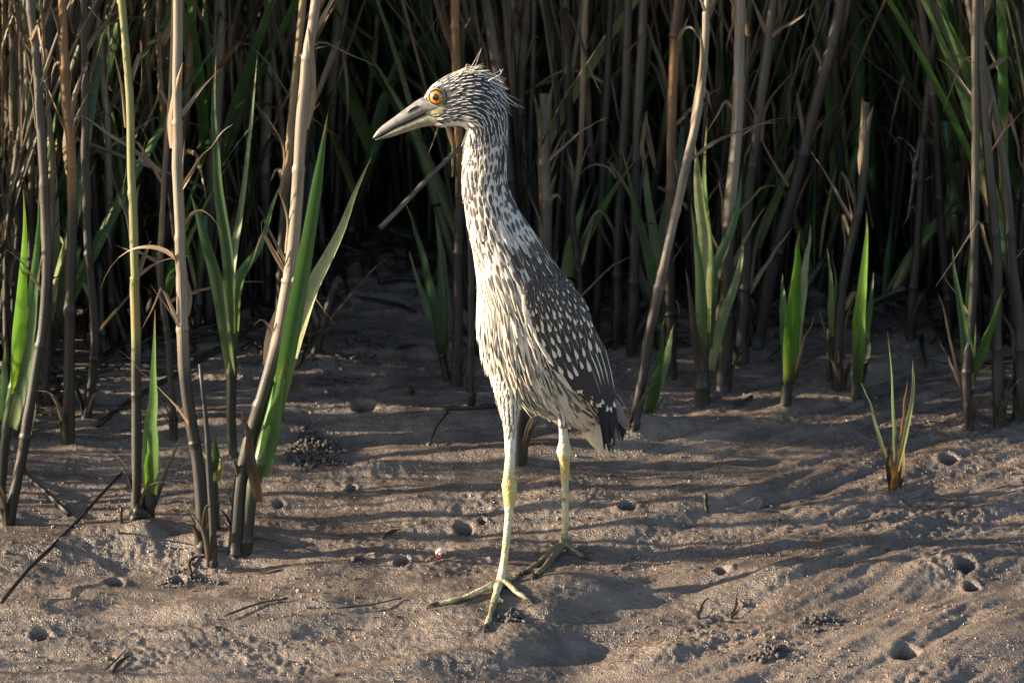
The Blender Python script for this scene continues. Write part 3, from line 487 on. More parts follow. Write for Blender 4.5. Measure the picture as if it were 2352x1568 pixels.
while placed < 300 and tries < 5000:
    tries += 1; u = rng.uniform(-150, 2500); vf = v_front(u); v = vf-(rng.random()**1.4)*(vf-330)-rng.uniform(0, 40)
    b = gnd(u, v); q = rng.random()
    k = rng.integers(0, 15) if q < .50 else (rng.integers(15, 21) if q < .70 else rng.integers(21, 26))
    kd, mt, parts = PROTO[k]
    if kd == 'shoot' and not 420 < v: continue
    lab, grp, nm, ct = (LAB[mt], 'dry canes inside the reed bed', 'dry_reed', 'reed') if kd == 'cane' else (LABG[mt], 'thin stems inside the reed bed', 'thin_reed', 'reed') if kd == 'grass' else ('green-bladed shoot sprouting inside the dense reed bed', 'green shoots inside the reed bed', 'green_reed', 'shoot')
    ax = [q_[1] for q_ in ANCH if q_[0] > u][0]; slant = rng.normal(0, .11); lean_w = 'upright' if abs(slant) < .07 else 'leaning' if abs(slant) < .16 else 'slanting'
    depth_w = 'at the front of the bed' if v > vf-110 else 'within the bed' if v > vf-260 else 'deep in the bed'; sc = rng.uniform(.8, 1.2); wf = rng.uniform(.8, 1.5); thick_w = 'stout' if wf > 1.2 else 'slim'
    lab = f"{thick_w} {lean_w} {LAB[mt] if kd == 'cane' else LABG[mt] if kd == 'grass' else 'green-bladed shoot'} {depth_w}, {ax}"
    o = empty(nm, (b[0], b[1], float(height(b[0], b[1], False))), lab, ct, grp); o.rotation_euler = (rng.normal(0, .07), slant, rng.uniform(0, 6.28)); o.scale = (sc*wf,)*2+(sc,)
    for (pn, me, *_r) in parts:
        c = bpy.data.objects.new(pn, me); C.objects.link(c); c.parent = o
    placed += 1
# the mass of the bed behind and out to the sides, too dense to count
def thicket(name, n, region, label, seed, hs=(.85, 1.3), pick=None):
    r = np.random.default_rng(seed); bag = Bag(); mats = []; 
    for _ in range(n):
        x, y = region(r); 
        if x is None: continue
        kd, mt, parts = PROTO[pick(r) if pick else r.integers(0, 21) if r.random() < .92 else r.integers(21, 26)]
        a = r.uniform(0, 6.28); tx, ty = r.normal(0, .10), r.normal(0, .12); s = r.uniform(*hs); z = float(height(x, y, False)) if n < 50 else .12*math.tanh(y/1.2)
        for (pn, me, V, F_, uv, mat) in parts:
            W = V*np.array([1.2, 1.2, 1])*s; W = np.stack([W[:, 0]*math.cos(a)-W[:, 1]*math.sin(a), W[:, 0]*math.sin(a)+W[:, 1]*math.cos(a), W[:, 2]], 1)
            W[:, 0] += W[:, 2]*tx+x; W[:, 1] += W[:, 2]*ty+y; W[:, 2] += z
            if mat not in mats: mats.append(mat)
            bag.add(W, F_, uv, mats.index(mat), r.random())
    return tag(bag.build(name, mats), label, 'reeds', kind='stuff')
def reg_back(r):
    y = r.uniform(1.35, 4.2); return r.uniform(-1.2-.12*y, 1.1+.12*y), y
def reg_side(r):
    x = r.uniform(-4.2, -.80); lo = .48+.08*(-x-.8); return x, lo+(3.4-lo)*r.random()**.62
def reg_front(r):
    c = [(-1.9, -.45), (-1.35, -.35), (-2.6, -.6), (-3.2, -.4), (-1.6, -.22), (-2.2, -.28), (-3.0, -.8), (-1.2, -.24), (-2.4, -.15), (-3.4, -.2)][r.integers(0, 10)]
    return c[0]+r.normal(0, .10), c[1]+r.normal(0, .05)
def reg_right(r): return r.uniform(.78, 2.2), r.uniform(.35, 3.0)
def reg_mid(r):
    u = r.uniform(-250, 2600); vf = v_front(u); b = gnd(u, vf-60-r.random()*(vf-380)); return b[0], b[1]
def only_thin(r): return r.integers(15, 21)
thicket('grass_tangle', 1050, reg_mid, 'tangle of hair-thin dead stems filling the gaps between the reeds', 12, (.45, 1.15), only_thin)
thicket('green_blades', 130, reg_mid, 'green blades mixed through the reed bed', 15, (.7, 1.3), lambda r: r.integers(21, 26))
thicket('reed_tangle', 230, reg_mid, 'crowd of thin upright old canes packed behind the front row', 16, (.7, 1.1), lambda r: r.integers(0, 15))
thicket('reed_thicket', 1300, reg_back, 'dense brown mass of reeds filling the background', 5)
thicket('reed_thicket', 400, reg_side, 'reed mass continuing beside the shaded corner', 6)
thicket('reed_thicket', 160, reg_right, 'reed mass continuing beyond the shaded clump', 8)
def reg_low(r):
    c = [(-1.0, .19), (-1.15, .26), (-1.3, .22), (-1.45, .30), (-.92, .26), (-1.75, .30), (-.85, .17)][r.integers(0, 7)]; return c[0]+r.normal(0, .06), c[1]+r.normal(0, .035)
thicket('reed_clumps', 70, reg_low, 'knee-high reed stubble just outside the shady corner', 10, (.22, .40))
thicket('reed_clumps', 44, reg_front, 'low scattered reeds standing out on the mud towards the sun', 9, (.28, .5))

lit = Bag(); rl = np.random.default_rng(77)                # dead leaves and broken bits matted on the mud between the stems
for k in range(650):
    u = rl.uniform(-60, 2420); vf = v_front(u)+25; v = vf-rl.random()**1.5*(vf-480); p = gnd(u, v); an = rl.uniform(0, 6.28); LL = rl.uniform(.02, .13); dd = np.array([math.cos(an), math.sin(an), 0])
    t_ = np.linspace(0, 1, 5)[:, None]; P = p+dd*LL*t_+np.cumsum(rl.normal(0, LL*.04, (5, 3)), 0); P[:, 2] = height(P[:, 0], P[:, 1], False)+.003+np.abs(rl.normal(0, .006))*t_[:, 0]
    V, F_, uv = blade(P, rl.uniform(.003, .009), 7, .5, (rl.normal(0, .3), -.4, 1), rl.normal(0, .8), wid=.2, basew=.7); lit.add(V, F_, uv, int(rl.random() < .3), rl.random())
tag(lit.build('leaf_litter', [M['dead_dark'], M['dead']]), 'matted dead leaves and broken bits on the mud among the reed stems', 'litter', kind='stuff')

# ------------------------------------------------------------------ mud crumbs, pellets, shell
def ico():
    p = (1+5**.5)/2; V = np.array([(-1, p, 0), (1, p, 0), (-1, -p, 0), (1, -p, 0), (0, -1, p), (0, 1, p), (0, -1, -p), (0, 1, -p), (p, 0, -1), (p, 0, 1), (-p, 0, -1), (-p, 0, 1)], float)/1.902
    F = np.array([(0, 11, 5), (0, 5, 1), (0, 1, 7), (0, 7, 10), (0, 10, 11), (1, 5, 9), (5, 11, 4), (11, 10, 2), (10, 7, 6), (7, 1, 8), (3, 9, 4), (3, 4, 2), (3, 2, 6), (3, 6, 8), (3, 8, 9), (4, 9, 5), (2, 4, 11), (6, 2, 10), (8, 6, 7), (9, 8, 1)]); return V, F
IV, IF = ico()
def lumps(name, xy, rad, mat, label, cat, kind=None, zoff=None, sub=True):
    n = len(xy); xy = np.asarray(xy); z = height(xy[:, 0], xy[:, 1])+(zoff if zoff is not None else 0)
    sc = rad[:, None, None]*(1+.34*rng.standard_normal((n, 12, 1)))*(IV[None]*rng.uniform(.6, 1.4, (n, 1, 3)))
    V = sc+np.stack([xy[:, 0], xy[:, 1], z+rad*.35], 1)[:, None]; F = (IF[None]+12*np.arange(n)[:, None, None]).reshape(-1, 3)
    b = np.array([xy[:, 0].mean(), xy[:, 1].mean(), z.min()])
    o = mk(name, V.reshape(-1, 3)-b, F, mat, loc=tuple(b)); return tag(o, label, cat, None, kind or 'stuff')
N = 60000; x = rng.uniform(-.68, .68, N); y = -.44+rng.random(N)**1.3*1.5; keep = rng.random(N) < np.clip(.25+1.6*noise(x*6, y*9, 21), .06, 1)
x, y = x[keep], y[keep]; rad = .00035+.0013*rng.random(len(x))**4+(rng.random(len(x)) < .03)*.0012
lumps('mud_crumbs', np.stack([x, y], 1), rad, M['crumb'], 'loose crumbs of mud scattered over the bank', 'mud', 'stuff')
for (u, v, ru, rv, n, lab) in [(725, 1035, .036, .05, 620, 'large dark pile of crab pellets on the mud beside the two-bladed shoot'), (1775, 1500, .022, .018, 150, 'crumbly dark pellet pile on the lit foreground slope'), (1178, 1418, .014, .012, 70, 'small clotted pellet heap beside the heron\'s front toe'),
                              (830, 905, .04, .05, 150, 'scattered dark pellets around the burrow in the clearing'), (780, 870, .04, .05, 80, 'loose dark pellets at the mouth of the clearing'), (1880, 1430, .03, .018, 60, 'clotted mud pellets on the slope above the lone burrow'), (430, 1335, .03, .025, 70, 'wet clotted pellets around the rusty twig'), (820, 1285, .010, .008, 30, 'small clot of pellets beside the burrow')]:
    p = gnd(u, v); a = rng.uniform(0, 6.28, n); q = np.sqrt(rng.random(n))*(1+.3*np.sin(a*3+u)+.2*np.sin(a*5+v)); xy = np.stack([p[0]+ru*q*np.cos(a), p[1]+rv*q*np.sin(a)], 1); rad = .0008+.0024*rng.random(n)**2
    lumps('pellet_pile', xy, rad, M['mud' if 'lit mud' in lab else 'pellet'], lab, 'mud pile', zoff=np.clip(1-q, 0, 1)*.007*rng.random(n)*(1.6 if n > 300 else 1))
p = gnd(1011, 1279); t = np.linspace(0, 1, 26); a = t*9.5; rs = .0042*(1-t)**.8+.0004        # small coiled shell
P = np.stack([p[0]+rs*np.cos(a)*.8, p[1]-.002-t*.006+rs*0, p[2]+.0052+rs*np.sin(a)*.9], 1); V, F_, uv = tube(P, .0033*(1-t)**.7+.0004, 10)
cc = np.where(V[:, 2:3]+.3*np.sin(V[:, :1]*900)*.004 > p[2]+.0065, (.62, .54, .52), (.20, .04, .035))
tag(mk('snail_shell', V-p, F_, M['shell'], None, uv, col=cc, loc=tuple(p)), 'tiny red and white shell on bare mud near the heron\'s feet', 'shell')

# ------------------------------------------------------------------ the heron
SEC = [  # dorsal px, ventral px, half depth px, Y
    ((966, 229), (986, 286), 13, -.030), ((992, 196), (1008, 290), 27, -.030), ((1038, 168), (1045, 288), 37, -.030), ((1086, 162), (1063, 292), 40, -.030), ((1126, 179), (1070, 301), 40, -.029),
    ((1152, 213), (1068, 314), 38, -.028), ((1163, 260), (1066, 332), 36, -.027), ((1166, 312), (1064, 355), 37, -.026), ((1164, 370), (1062, 388), 39, -.026), ((1166, 415), (1062, 424), 42, -.026),
    ((1178, 455), (1067, 470), 47, -.026), ((1203, 500), (1075, 522), 54, -.026), ((1236, 548), (1086, 580), 66, -.024), ((1272, 602), (1095, 648), 84, -.020), ((1309, 660), (1096, 722), 100, -.012),
    ((1343, 718), (1106, 792), 108, -.002), ((1369, 772), (1134, 850), 106, .010), ((1386, 826), (1186, 900), 92, .022), ((1398, 880), (1252, 946), 72, .034), ((1405, 930), (1308, 966), 48, .044), ((1408, 985), (1346, 1002), 30, .052), ((1404, 1025), (1378, 1036), 12, .056)]
CT = []; AX = []
for d_, v_, dp, yy in SEC:
    a, b = at(*d_, yy), at(*v_, yy); CT.append((a+b)/2); AX.append((a-b)/2)
CT = np.array(CT); AX = np.array(AX); DP = np.array([s[2] for s in SEC])/2050; NS = len(SEC)
TT = unit(np.gradient(CT, axis=0)); BX = np.cross(AX, TT); BX = unit(BX)*np.where(BX[:, 1:2] > 0, -1, 1)*DP[:, None]
PACK = np.hstack([CT, AX, BX])
def loft(s):                                          # s in 0..NS-1 (array)
    s = np.clip(np.atleast_1d(np.asarray(s, float)), 0, NS-1-1e-6); Q = np.vstack([2*PACK[0]-PACK[1], PACK, 2*PACK[-1]-PACK[-2]]); i = s.astype(int); t = (s-i)[:, None]
    a, b, c, d = Q[i], Q[i+1], Q[i+2], Q[i+3]; return .5*((2*b)+(-a+c)*t+(2*a-5*b+4*c-d)*t*t+(-a+3*b-3*c+d)*t**3)
def surf(s, th):
    q = loft(s); th = np.atleast_1d(th)[:, None]; return q[:, :3]+np.cos(th)*q[:, 3:6]+np.sin(th)*q[:, 6:9]
def proj(p):
    q = np.asarray(p)-CAM; d = q@FW; return 1176+FPX*(q@RT)/d, 784-FPX*(q@UP)/d
def surf_frame(s, th):
    p = surf(s, th)[0]; ps = surf(s+.05, th)[0]-surf(max(s-.05, 0), th)[0]; pt = surf(s, th+.03)[0]-surf(s, th-.03)[0]
    T = unit(ps); n = unit(np.cross(pt, T)); c = loft(s)[0][:3]
    if np.dot(n, p-c) < 0: n = -n
    return p, T, n
hr = empty('heron', tuple(gnd(1200, 1320)), 'streaky brown and cream young heron with orange eye standing on the mud', 'bird'); HB = np.array(hr.location)
ss = np.linspace(0, NS-1, 110); th = np.linspace(0, 2*math.pi, 36, endpoint=False); V = []
for s in ss:
    q = loft(s)[0]; ka = 1-.0021/max(np.linalg.norm(q[3:6]), .004); kb = 1-.0021/max(np.linalg.norm(q[6:9]), .004); V.append(q[:3]+np.cos(th)[:, None]*q[3:6]*ka+np.sin(th)[:, None]*q[6:9]*kb)
V = np.concatenate(V); n0 = 110
V = V.reshape(110, 36, 3); c0 = V[0].mean(0); c1 = V[-1].mean(0); V = np.concatenate([(c0+(V[:1]-c0)*.01), V, (c1+(V[-1:]-c1)*.01)]); n0 = 112
i, j = np.meshgrid(np.arange(n0-1), np.arange(36), indexing='ij'); jn = (j+1) % 36; Fb = np.stack([i*36+j, i*36+jn, (i+1)*36+jn, (i+1)*36+j], -1).reshape(-1, 4)
bd = Bag(); bd.add(V.reshape(-1, 3), Fb)
def leg(pts, ys):
    P = np.array([at(u, v, y) for (u, v, r), y in zip(pts, ys)]); return P, np.array([r for *_, r in pts])/2050
f1 = gnd(1150, 1343); f2 = gnd(1296, 1260)
L1 = [(1172, 800, 46), (1168, 850, 40), (1168, 900, 29), (1171, 960, 20), (1172, 1040, 14), (1169, 1092, 15.5), (1170, 1112, 18), (1170, 1130, 17), (1169, 1180, 12), (1161, 1262, 10.5), (1154, 1312, 12), (1150, 1336, 14)]
L2 = [(1262, 820, 40), (1274, 860, 34), (1284, 905, 22), (1290, 950, 15), (1294, 990, 12.5), (1296, 1018, 15), (1296, 1036, 17.5), (1297, 1058, 15), (1298, 1120, 10.5), (1298, 1200, 10.5), (1296, 1236, 13), (1295, 1254, 14)]
LEGS = []
for pts, y0, f, yk in ((L1, -.000, f1, -.01), (L2, -.022, f2, .02)):
    vv = np.array([p[1] for p in pts], float); t = (vv-vv[0])/(vv[-1]-vv[0]); yy = y0+(f[1]-y0)*t; P, rr = leg(pts, yy); P[-1][2] = max(P[-1][2], f[2]+.005)
    Q = cat_rom(P, 60); ak = np.exp(-((vv-(1118 if pts is L1 else 1038))/18)**2); rr = np.where(vv > 930, rr*(.82+.26*ak), rr); r_ = np.interp(np.linspace(0, len(P)-1, 60), np.arange(len(P)), rr); r_ = r_*(1+.05*noise(np.arange(60)*.55, np.arange(60)*0.+f[0]*9, 3)); Vt, Ft, _ = tube(Q, r_, 14); bd.add(Vt, Ft); LEGS.append((Q, r_))
CLAWS = []
def toe(pts, r0, r1, hz=None):
    P = []
    for k, q in enumerate(pts):
        if len(q) == 3: P.append(at(*q)); continue
        p = gnd(*q, fine=True); p[2] = float(height(p[0], p[1]))+px2m(r0+(r1-r0)*k/(len(pts)-1))*.55; P.append(p)
    Q = cat_rom(P, 26); s = np.linspace(0, 1, 26); rr = px2m(r0+(r1-r0)*s)*.82*(1+.24*np.abs(np.sin(s*9.5)))
    Q[:, 2] += .0045*np.abs(np.sin(s*math.pi*1.5))*(1-s); Vt, Ft, _ = tube(Q, rr, 10); bd.add(Vt, Ft)
    d = unit(Q[-1]-Q[-4]); e = Q[-1]; CLAWS.append((np.array([e-d*.004, e+d*.004+np.array([0, 0, .0015]), e+d*.010+np.array([0, 0, -.001]), e+d*.013+np.array([0, 0, -.004])]), px2m(r1)))
A1 = (1150, 1337, float(f1[1])); A2 = (1295, 1252, float(f2[1]))
toe([A1, (1112, 1362), (1062, 1378), (1000, 1391)], 10, 6); toe([A1, (1140, 1377), (1127, 1415), (1115, 1440)], 11, 6.5); toe([A1, (1180, 1360), (1212, 1379)], 9, 6); toe([A1, (1172, 1335), (1195, 1322)], 8, 5)
toe([A2, (1264, 1278), (1238, 1296), (1205, 1318)], 10, 6); toe([A2, (1272, 1285), (1250, 1308), (1228, 1326)], 10, 7); toe([A2, (1322, 1273), (1345, 1283)], 9, 6)
# web between the two long front toes
tmp = bd.build('heron_raw', [FM[4]]); md = tmp.modifiers.new('r', 'REMESH'); md.mode = 'VOXEL'; md.voxel_size = .0015; md.use_smooth_shade = True; sm = tmp.modifiers.new('s', 'SMOOTH'); sm.factor = .5; sm.iterations = 3
dg = bpy.context.evaluated_depsgraph_get(); me = bpy.data.meshes.new_from_object(tmp.evaluated_get(dg)); bpy.data.objects.remove(tmp); me.name = 'body'
me.materials.clear(); me.materials.append(M['down']); me.materials.append(M['skin']); me.materials.append(M['lore'])
nv = len(me.vertices); co = np.empty(nv*3); me.vertices.foreach_get('co', co); co = co.reshape(-1, 3)
npoly = len(me.polygons); ctr = np.empty(npoly*3); me.polygons.foreach_get('center', ctr); ctr = ctr.reshape(-1, 3)
zcut = at(1170, 985, 0)[2]; zlow = at(1300, 1090, 0)[2]; mi = ((ctr[:, 2] < zcut) & ((ctr[:, 0] < at(1318, 985, .03)[0]) | (ctr[:, 2] < zlow))).astype(int)
lo = at(988, 246, -.03); mi[((ctr[:, 0]-lo[0])/px2m(34))**2+((ctr[:, 2]-lo[2])/px2m(22))**2 < 1] = 2; me.polygons.foreach_set('material_index', mi); me.polygons.foreach_set('use_smooth', np.ones(npoly, bool))
me.vertices.foreach_set('co', (co-HB).ravel()); me.update()
bo = bpy.data.objects.new('body', me); C.objects.link(bo); bo.parent = hr
from mathutils.bvhtree import BVHTree
bm_tree = BVHTree.FromPolygons([Vector(q) for q in co], [tuple(p.vertices) for p in me.polygons])
def hit(u, v):
    d = Vector(ray(u, v)).normalized(); h = bm_tree.ray_cast(Vector(CAM), d)
    return (np.array(h[0]), np.array(h[1])) if h[0] else (None, None)
for (P, r_) in CLAWS:
    V, F_, uv = tube(cat_rom(P, 8), np.linspace(r_*.9, .0003, 8), 7); mk('claw', V-HB, F_, M['claw'], hr, uv)
def feather(P, T, N, L, W, lift=.1, curl=0.0, jag=.08, nr=7, nc=5, r=rng, arch=.12, tipr=.28, root=.55):
    S = unit(np.cross(T, N)); u = np.linspace(0, 1, nc); v = np.linspace(0, 1, nr); c = 2*u-1
    ln = L*(1-tipr*np.abs(c)**2.2+jag*r.standard_normal(nc)*.5); wv = W*(root+(1-root)*np.sin(np.minimum(v/.55, 1)*math.pi/2))*np.where(v > .75, 1-.38*((v-.75)/.25)**2, 1)
    a = v[:, None]*ln[None, :]; b = (wv[:, None]*.5)*c[None, :]; h = L*(lift*v-curl*v*v)[:, None]+W*arch*(1-c**2)[None, :]
    V = P+a[..., None]*T+b[..., None]*S+h[..., None]*N
    i, j = np.meshgrid(np.arange(nr-1), np.arange(nc-1), indexing='ij'); F_ = np.stack([i*nc+j, i*nc+j+1, (i+1)*nc+j+1, (i+1)*nc+j], -1).reshape(-1, 4)
    uv = np.stack(np.broadcast_arrays(u[None, :], v[:, None]), -1).reshape(-1, 2); return V.reshape(-1, 3), F_, uv
# body plumage, row by row from the bill to the tail
pl = Bag(); seg = np.linalg.norm(np.diff(CT, axis=0), axis=1); cum = np.r_[0, np.cumsum(seg)]
def s_at(d): return float(np.interp(d, cum, np.arange(NS)))
d = .004; row = 0
while d < cum[-1]-.012:
    s = s_at(d); q = loft(s)[0]; ra, rb = np.linalg.norm(q[3:6]), np.linalg.norm(q[6:9]); circ = math.pi*(3*(ra+rb)-math.sqrt((3*ra+rb)*(ra+3*rb)))
    if s < 6.3: k = min(1, s/3.5); sp, rw, L, W = .0030+.0008*k, .0042+.0018*k, .0085+.0055*k, .0036+.0010*k
    elif s < 11: k = (s-6.3)/4.7; sp, rw, L, W = .0050+.0010*k, .0100+.0026*k, .0185+.006*k, .0056+.0012*k
    elif s < 17: k = min(1, (s-11)/3); sp, rw, L, W = .0056+.0002*k, .0118+.001*k, .0265+.010*k, .0064+.0002*k
    else: sp, rw, L, W = .0080, .0125, .026, .0095
    n = max(8, int(circ/sp))
    for k in range(n):
        th_ = 2*math.pi*(k+.5*(row % 2)+rng.uniform(-.22, .22))/n; s2 = s+rng.uniform(-.12, .12)*(1 if s > 7 else .7)
        p, T, nn = surf_frame(max(s2, 0.02), th_); dors = math.cos(th_); fr = rng.random()
        if s < 6.3:
            pu = proj(p)
            if math.hypot(pu[0]-1002, pu[1]-223) < 17: continue
            if ((pu[0]-990)/24)**2+((pu[1]-248)/16)**2 < 1: continue
            m = 0 if dors > -.80 else 3
            if m == 0 and s < 1.6 and dors > .5 and rng.random() < .2: m = 3
            if m == 0 and dors < -.45 and rng.random() < .25: m = 3
            T = unit(T+np.array([.25, 0, .0])*(1 if s < 3 else 0)); lift = .10
        elif s < 11:
            m = 1; lift = .045
            if s < 9.5: fr = .2+.8*fr
            if dors < -.82: m = 3 if rng.random() < .6 else 1
            if dors > .55: fr = .3+.7*fr; m = 0 if rng.random() < .45 else 1
        elif s < 17.2:
            m = 2; lift = .022
            if dors > .1 and s > 11.6 and rng.random() < (dors+.35): m = 5
            elif s < 12.6 and dors > -.75: m = 1
            elif dors < -.9: m = 3
        else:
            m = 4 if dors < .35 else 5; lift = .04
            if s < 18.6 and dors < .3 and rng.random() < .5: m = 2; fr = .5
        T = unit(T+np.cross(nn, T)*rng.normal(0, .07 if s > 11 else .05)); ll = L*rng.uniform(.85, 1.2)
        if s > 12 and m in (2, 3): ll *= 1.35
        V, F_, uv = feather(p-nn*.0008, T, nn, ll, W*rng.uniform(.85, 1.15), lift+rng.normal(0, .015 if s < 11 else .006), .02, .12 if s > 11 else .10); pl.add(V, F_, uv, m, fr)
    d += rw; row += 1
for li, (Q, r_) in enumerate(LEGS):                  # short down on the thighs
    T_ = unit(np.gradient(Q, axis=0)); vmax = at(1170, 1010 if li == 0 else 965, 0)[2]
    for k in range(6, 59):
        if Q[k][2] < vmax: break
        A = unit(np.cross(T_[k], np.array([0, -1., .01]))); B = np.cross(T_[k], A)
        for a in np.arange(0, 6.28, .0052/max(r_[k], .004)):
            nn = A*math.cos(a)+B*math.sin(a); V, F_, uv = feather(Q[k]+nn*(r_[k]-.0006), T_[k], nn, (.007+.006*min(1, r_[k]/.014))*rng.uniform(.8, 1.2), .0034, .015, .01, .2); pl.add(V, F_, uv, 3 if rng.random() < .8 else 4, rng.random())
o = pl.build('plumage', FM, None); o.data.transform(__import__('mathutils').Matrix.Translation(-Vector(HB))); o.parent = hr; o['kind'] = 'stuff'

# folded wing: every feather its own piece, laid like shingles on the flank
wing = bpy.data.objects.new('wing', None); C.objects.link(wing); wing.parent = hr; wing['label'] = 'dark folded wing with pale wedge-shaped spots'
def zz(x, y): return (1035+x*.312, 602+y*.312)
LE = cat_rom([zz(555, 120), zz(560, 260), zz(615, 440), zz(700, 620), zz(800, 790), zz(880, 880), zz(985, 1010)], 101); RE = cat_rom([zz(790, 60), zz(890, 190), zz(1000, 330), zz(1085, 520), zz(1150, 660), zz(1185, 830), zz(1190, 1030)], 101)
def wpt(a, b):
    k = int(np.clip(b, 0, 1)*100); return LE[k]*(1-a)+RE[k]*a
def wdir(a, b):
    return unit(wpt(a, min(b+.06, 1))-wpt(a, b-.06 if b > .06 else 0))
def wing_feather(a, b, L, W, mat, off, lift=.05, parent=wing, tipr=.25, uvd=None, jag=.03, name='feather', curl=.02):
    uv0 = wpt(a, b); dr = uvd if uvd is not None else wdir(a, b)
    p, nn = hit(*uv0)
    if p is None: uv0 = uv0+np.array([-10, 0]); p, nn = hit(*uv0)
    if p is None: return
    nn = unit(nn+np.array([0, -.55, .1])); p = p+nn*off; e = p+unit(RT*dr[0]-UP*dr[1])*.01; T = e-p; T = unit(T-nn*np.dot(T, nn)); 
    T = unit(T+np.array([0, .10, 0]))
    V, F_, uv = feather(p, T, nn, px2m(L), px2m(W), lift, curl, jag, 9, 7, tipr=tipr, root=.7, arch=.13); mk(name, V-HB, F_, M[mat], parent, uv, fr=np.full(len(V), rng.random()))
# long feathers first (lowest layer), coverts above
for k in range(7): wing_feather(.70+.035*k, .80, 195-7*k+10*(k % 2), 26, 'prim', .0035+.0004*k, .0, uvd=unit(np.array([.30+.010*k, 1.0])), tipr=.5, name='flight_feather')
for k in range(12):
    a = .10+.86*k/11; wing_feather(a, .60+.05*a, (116+34*a-(20 if k < 2 else 0))*rng.uniform(.9, 1.08), 28, 'second', .0055+.0005*k, .02, tipr=.22, name='flight_feather')
rows = [(.50, 7, 76, 33, .0064), (.42, 8, 62, 29, .0074), (.36, 8, 52, 26, .0079), (.31, 9, 45, 23, .0082), (.265, 9, 40, 21, .0084), (.22, 10, 36, 19, .0085), (.18, 10, 33, 18, .0085), (.14, 10, 30, 17, .0085), (.10, 10, 28, 16, .0084), (.065, 9, 26, 15, .0082), (.03, 8, 24, 15, .0080), (0, 7, 23, 14, .0076)]
for ri, (b, n, L, W, off) in enumerate(rows):
    for k in range(n):
        a = (k+.15+.5*(ri % 2)+rng.uniform(-.3, .3))/n
        if a > 1.02: continue
        wing_feather(min(a, .99), b+.03*a+rng.uniform(-.022, .022), L*rng.uniform(.85, 1.2), W*rng.uniform(.85, 1.15), 'covert', off*.75+.0006*rng.random(), .055)
M['white_edge'] = FM[3]
for k in range(7): wing_feather(-.045-.01*(k % 2), .13+.085*k, 78, 15, 'white_edge', .0066, .0, tipr=.5, jag=.10, name='edge_feather')
wing2 = bpy.data.objects.new('wing', None); C.objects.link(wing2); wing2.parent = hr; wing2['label'] = 'far folded wing mostly hidden behind the back'
for k in range(5):
    p = at(1398+2*k, 905+4*k, .085); e = at(1430+k*3, 1012-8*k, .098); T = unit(e-p); V, F_, uv = feather(p, T, np.array([.5, -.8, .1]), np.linalg.norm(e-p), .013, 0, 0, .02, 9, 7, tipr=.45, root=.8); mk('flight_feather', V-HB, F_, M['prim' if k < 3 else 'tailf'], wing2, uv, fr=np.full(len(V), .5))
tail = bpy.data.objects.new('tail', None); C.objects.link(tail); tail.parent = hr
for k, (u, v, y, wd) in enumerate([(1348, 1002, .050, 20), (1366, 1026, .056, 22), (1380, 1040, .062, 22), (1392, 1047, .066, 22), (1406, 1040, .070, 22), (1418, 1030, .076, 22), (1430, 1022, .082, 20)]):
    p = at(1350+7*k, 930+4*k, .045+.003*k); e = at(u, v, y); T = unit(e-p); V, F_, uv = feather(p, T, unit(np.array([-.35+.1*k, -.85, -.2])), np.linalg.norm(e-p), px2m(wd), 0, 0, .02, 9, 7, tipr=.3, root=.8); mk('tail_feather', V-HB, F_, M['tailf'], tail, uv, fr=np.full(len(V), k/7))
# bill
YB = -.030
def mand(name, top, bot, dep, flipflat):
    n = 26; tp = cat_rom(top, n); bt = cat_rom(bot, n); dp = np.interp(np.linspace(0, 1, n), np.linspace(0, 1, len(dep)), dep); th = np.linspace(0, 2*math.pi, 18, endpoint=False); V = []; col = []
    for k in range(n):
        a, b = at(*tp[k], YB), at(*bt[k], YB); c = (a+b)/2; A = (a-b)/2; f = k/(n-1)
        for t in th:
            cz = math.cos(t); sz = math.sin(t); w_ = 1+.25*(-cz if flipflat else cz); V.append(c+A*cz+np.array([0, -1, 0])*px2m(dp[k])*sz*w_)
            if flipflat:   # upper
                base = np.array((.21, .20, .195)) if f > .2 else np.array((.22, .21, .175)); 
                if f > .80: base = base*(1-.7*(f-.8)/.2)
                if cz < -.86: base = base*.25
                if abs(cz-.15) < .12 and .12 < f < .55: base = base*.6
            else:
                base = np.array((.33, .31, .15))*(1-f)+np.array((.19, .18, .165))*f
                if cz > .86: base = base*.3
                if f > .68: base = base*(1-.8*min(1, (f-.68)/.15))
            col.append(base)
    V = np.array(V).reshape(n, 18, 3); V = np.concatenate([V[:1].mean(1, keepdims=True)+(V[:1]-V[:1].mean(1, keepdims=True))*.01, V, V[-1:].mean(1, keepdims=True)+(V[-1:]-V[-1:].mean(1, keepdims=True))*.01]); col = np.array(col).reshape(n, 18, 3); col = np.concatenate([col[:1], col, col[-1:]])
    i, j = np.meshgrid(np.arange(n+1), np.arange(18), indexing='ij'); jn = (j+1) % 18; F_ = np.stack([i*18+j, i*18+jn, (i+1)*18+jn, (i+1)*18+j], -1).reshape(-1, 4)
    return mk(name, V.reshape(-1, 3)-HB, F_, M['bill'], hr, col=col.reshape(-1, 3))
mand('upper_bill', [(1004, 216), (978, 222), (964, 227), (943, 241), (905, 269), (872, 294), (856, 316)], [(1018, 251), (998, 254), (982, 257), (943, 275.5), (905, 293), (872, 312.5), (857, 319)], [26, 22, 18, 14, 10, 6, 1.5], True)
mand('lower_bill', [(1018, 249), (998, 253), (982, 257), (943, 276), (905, 294), (872, 314), (862, 320)], [(1026, 284), (1005, 288), (988, 289), (953, 297), (905, 313), (876, 321), (862, 322)], [24, 21, 17, 13, 9, 5, 1.2], False)
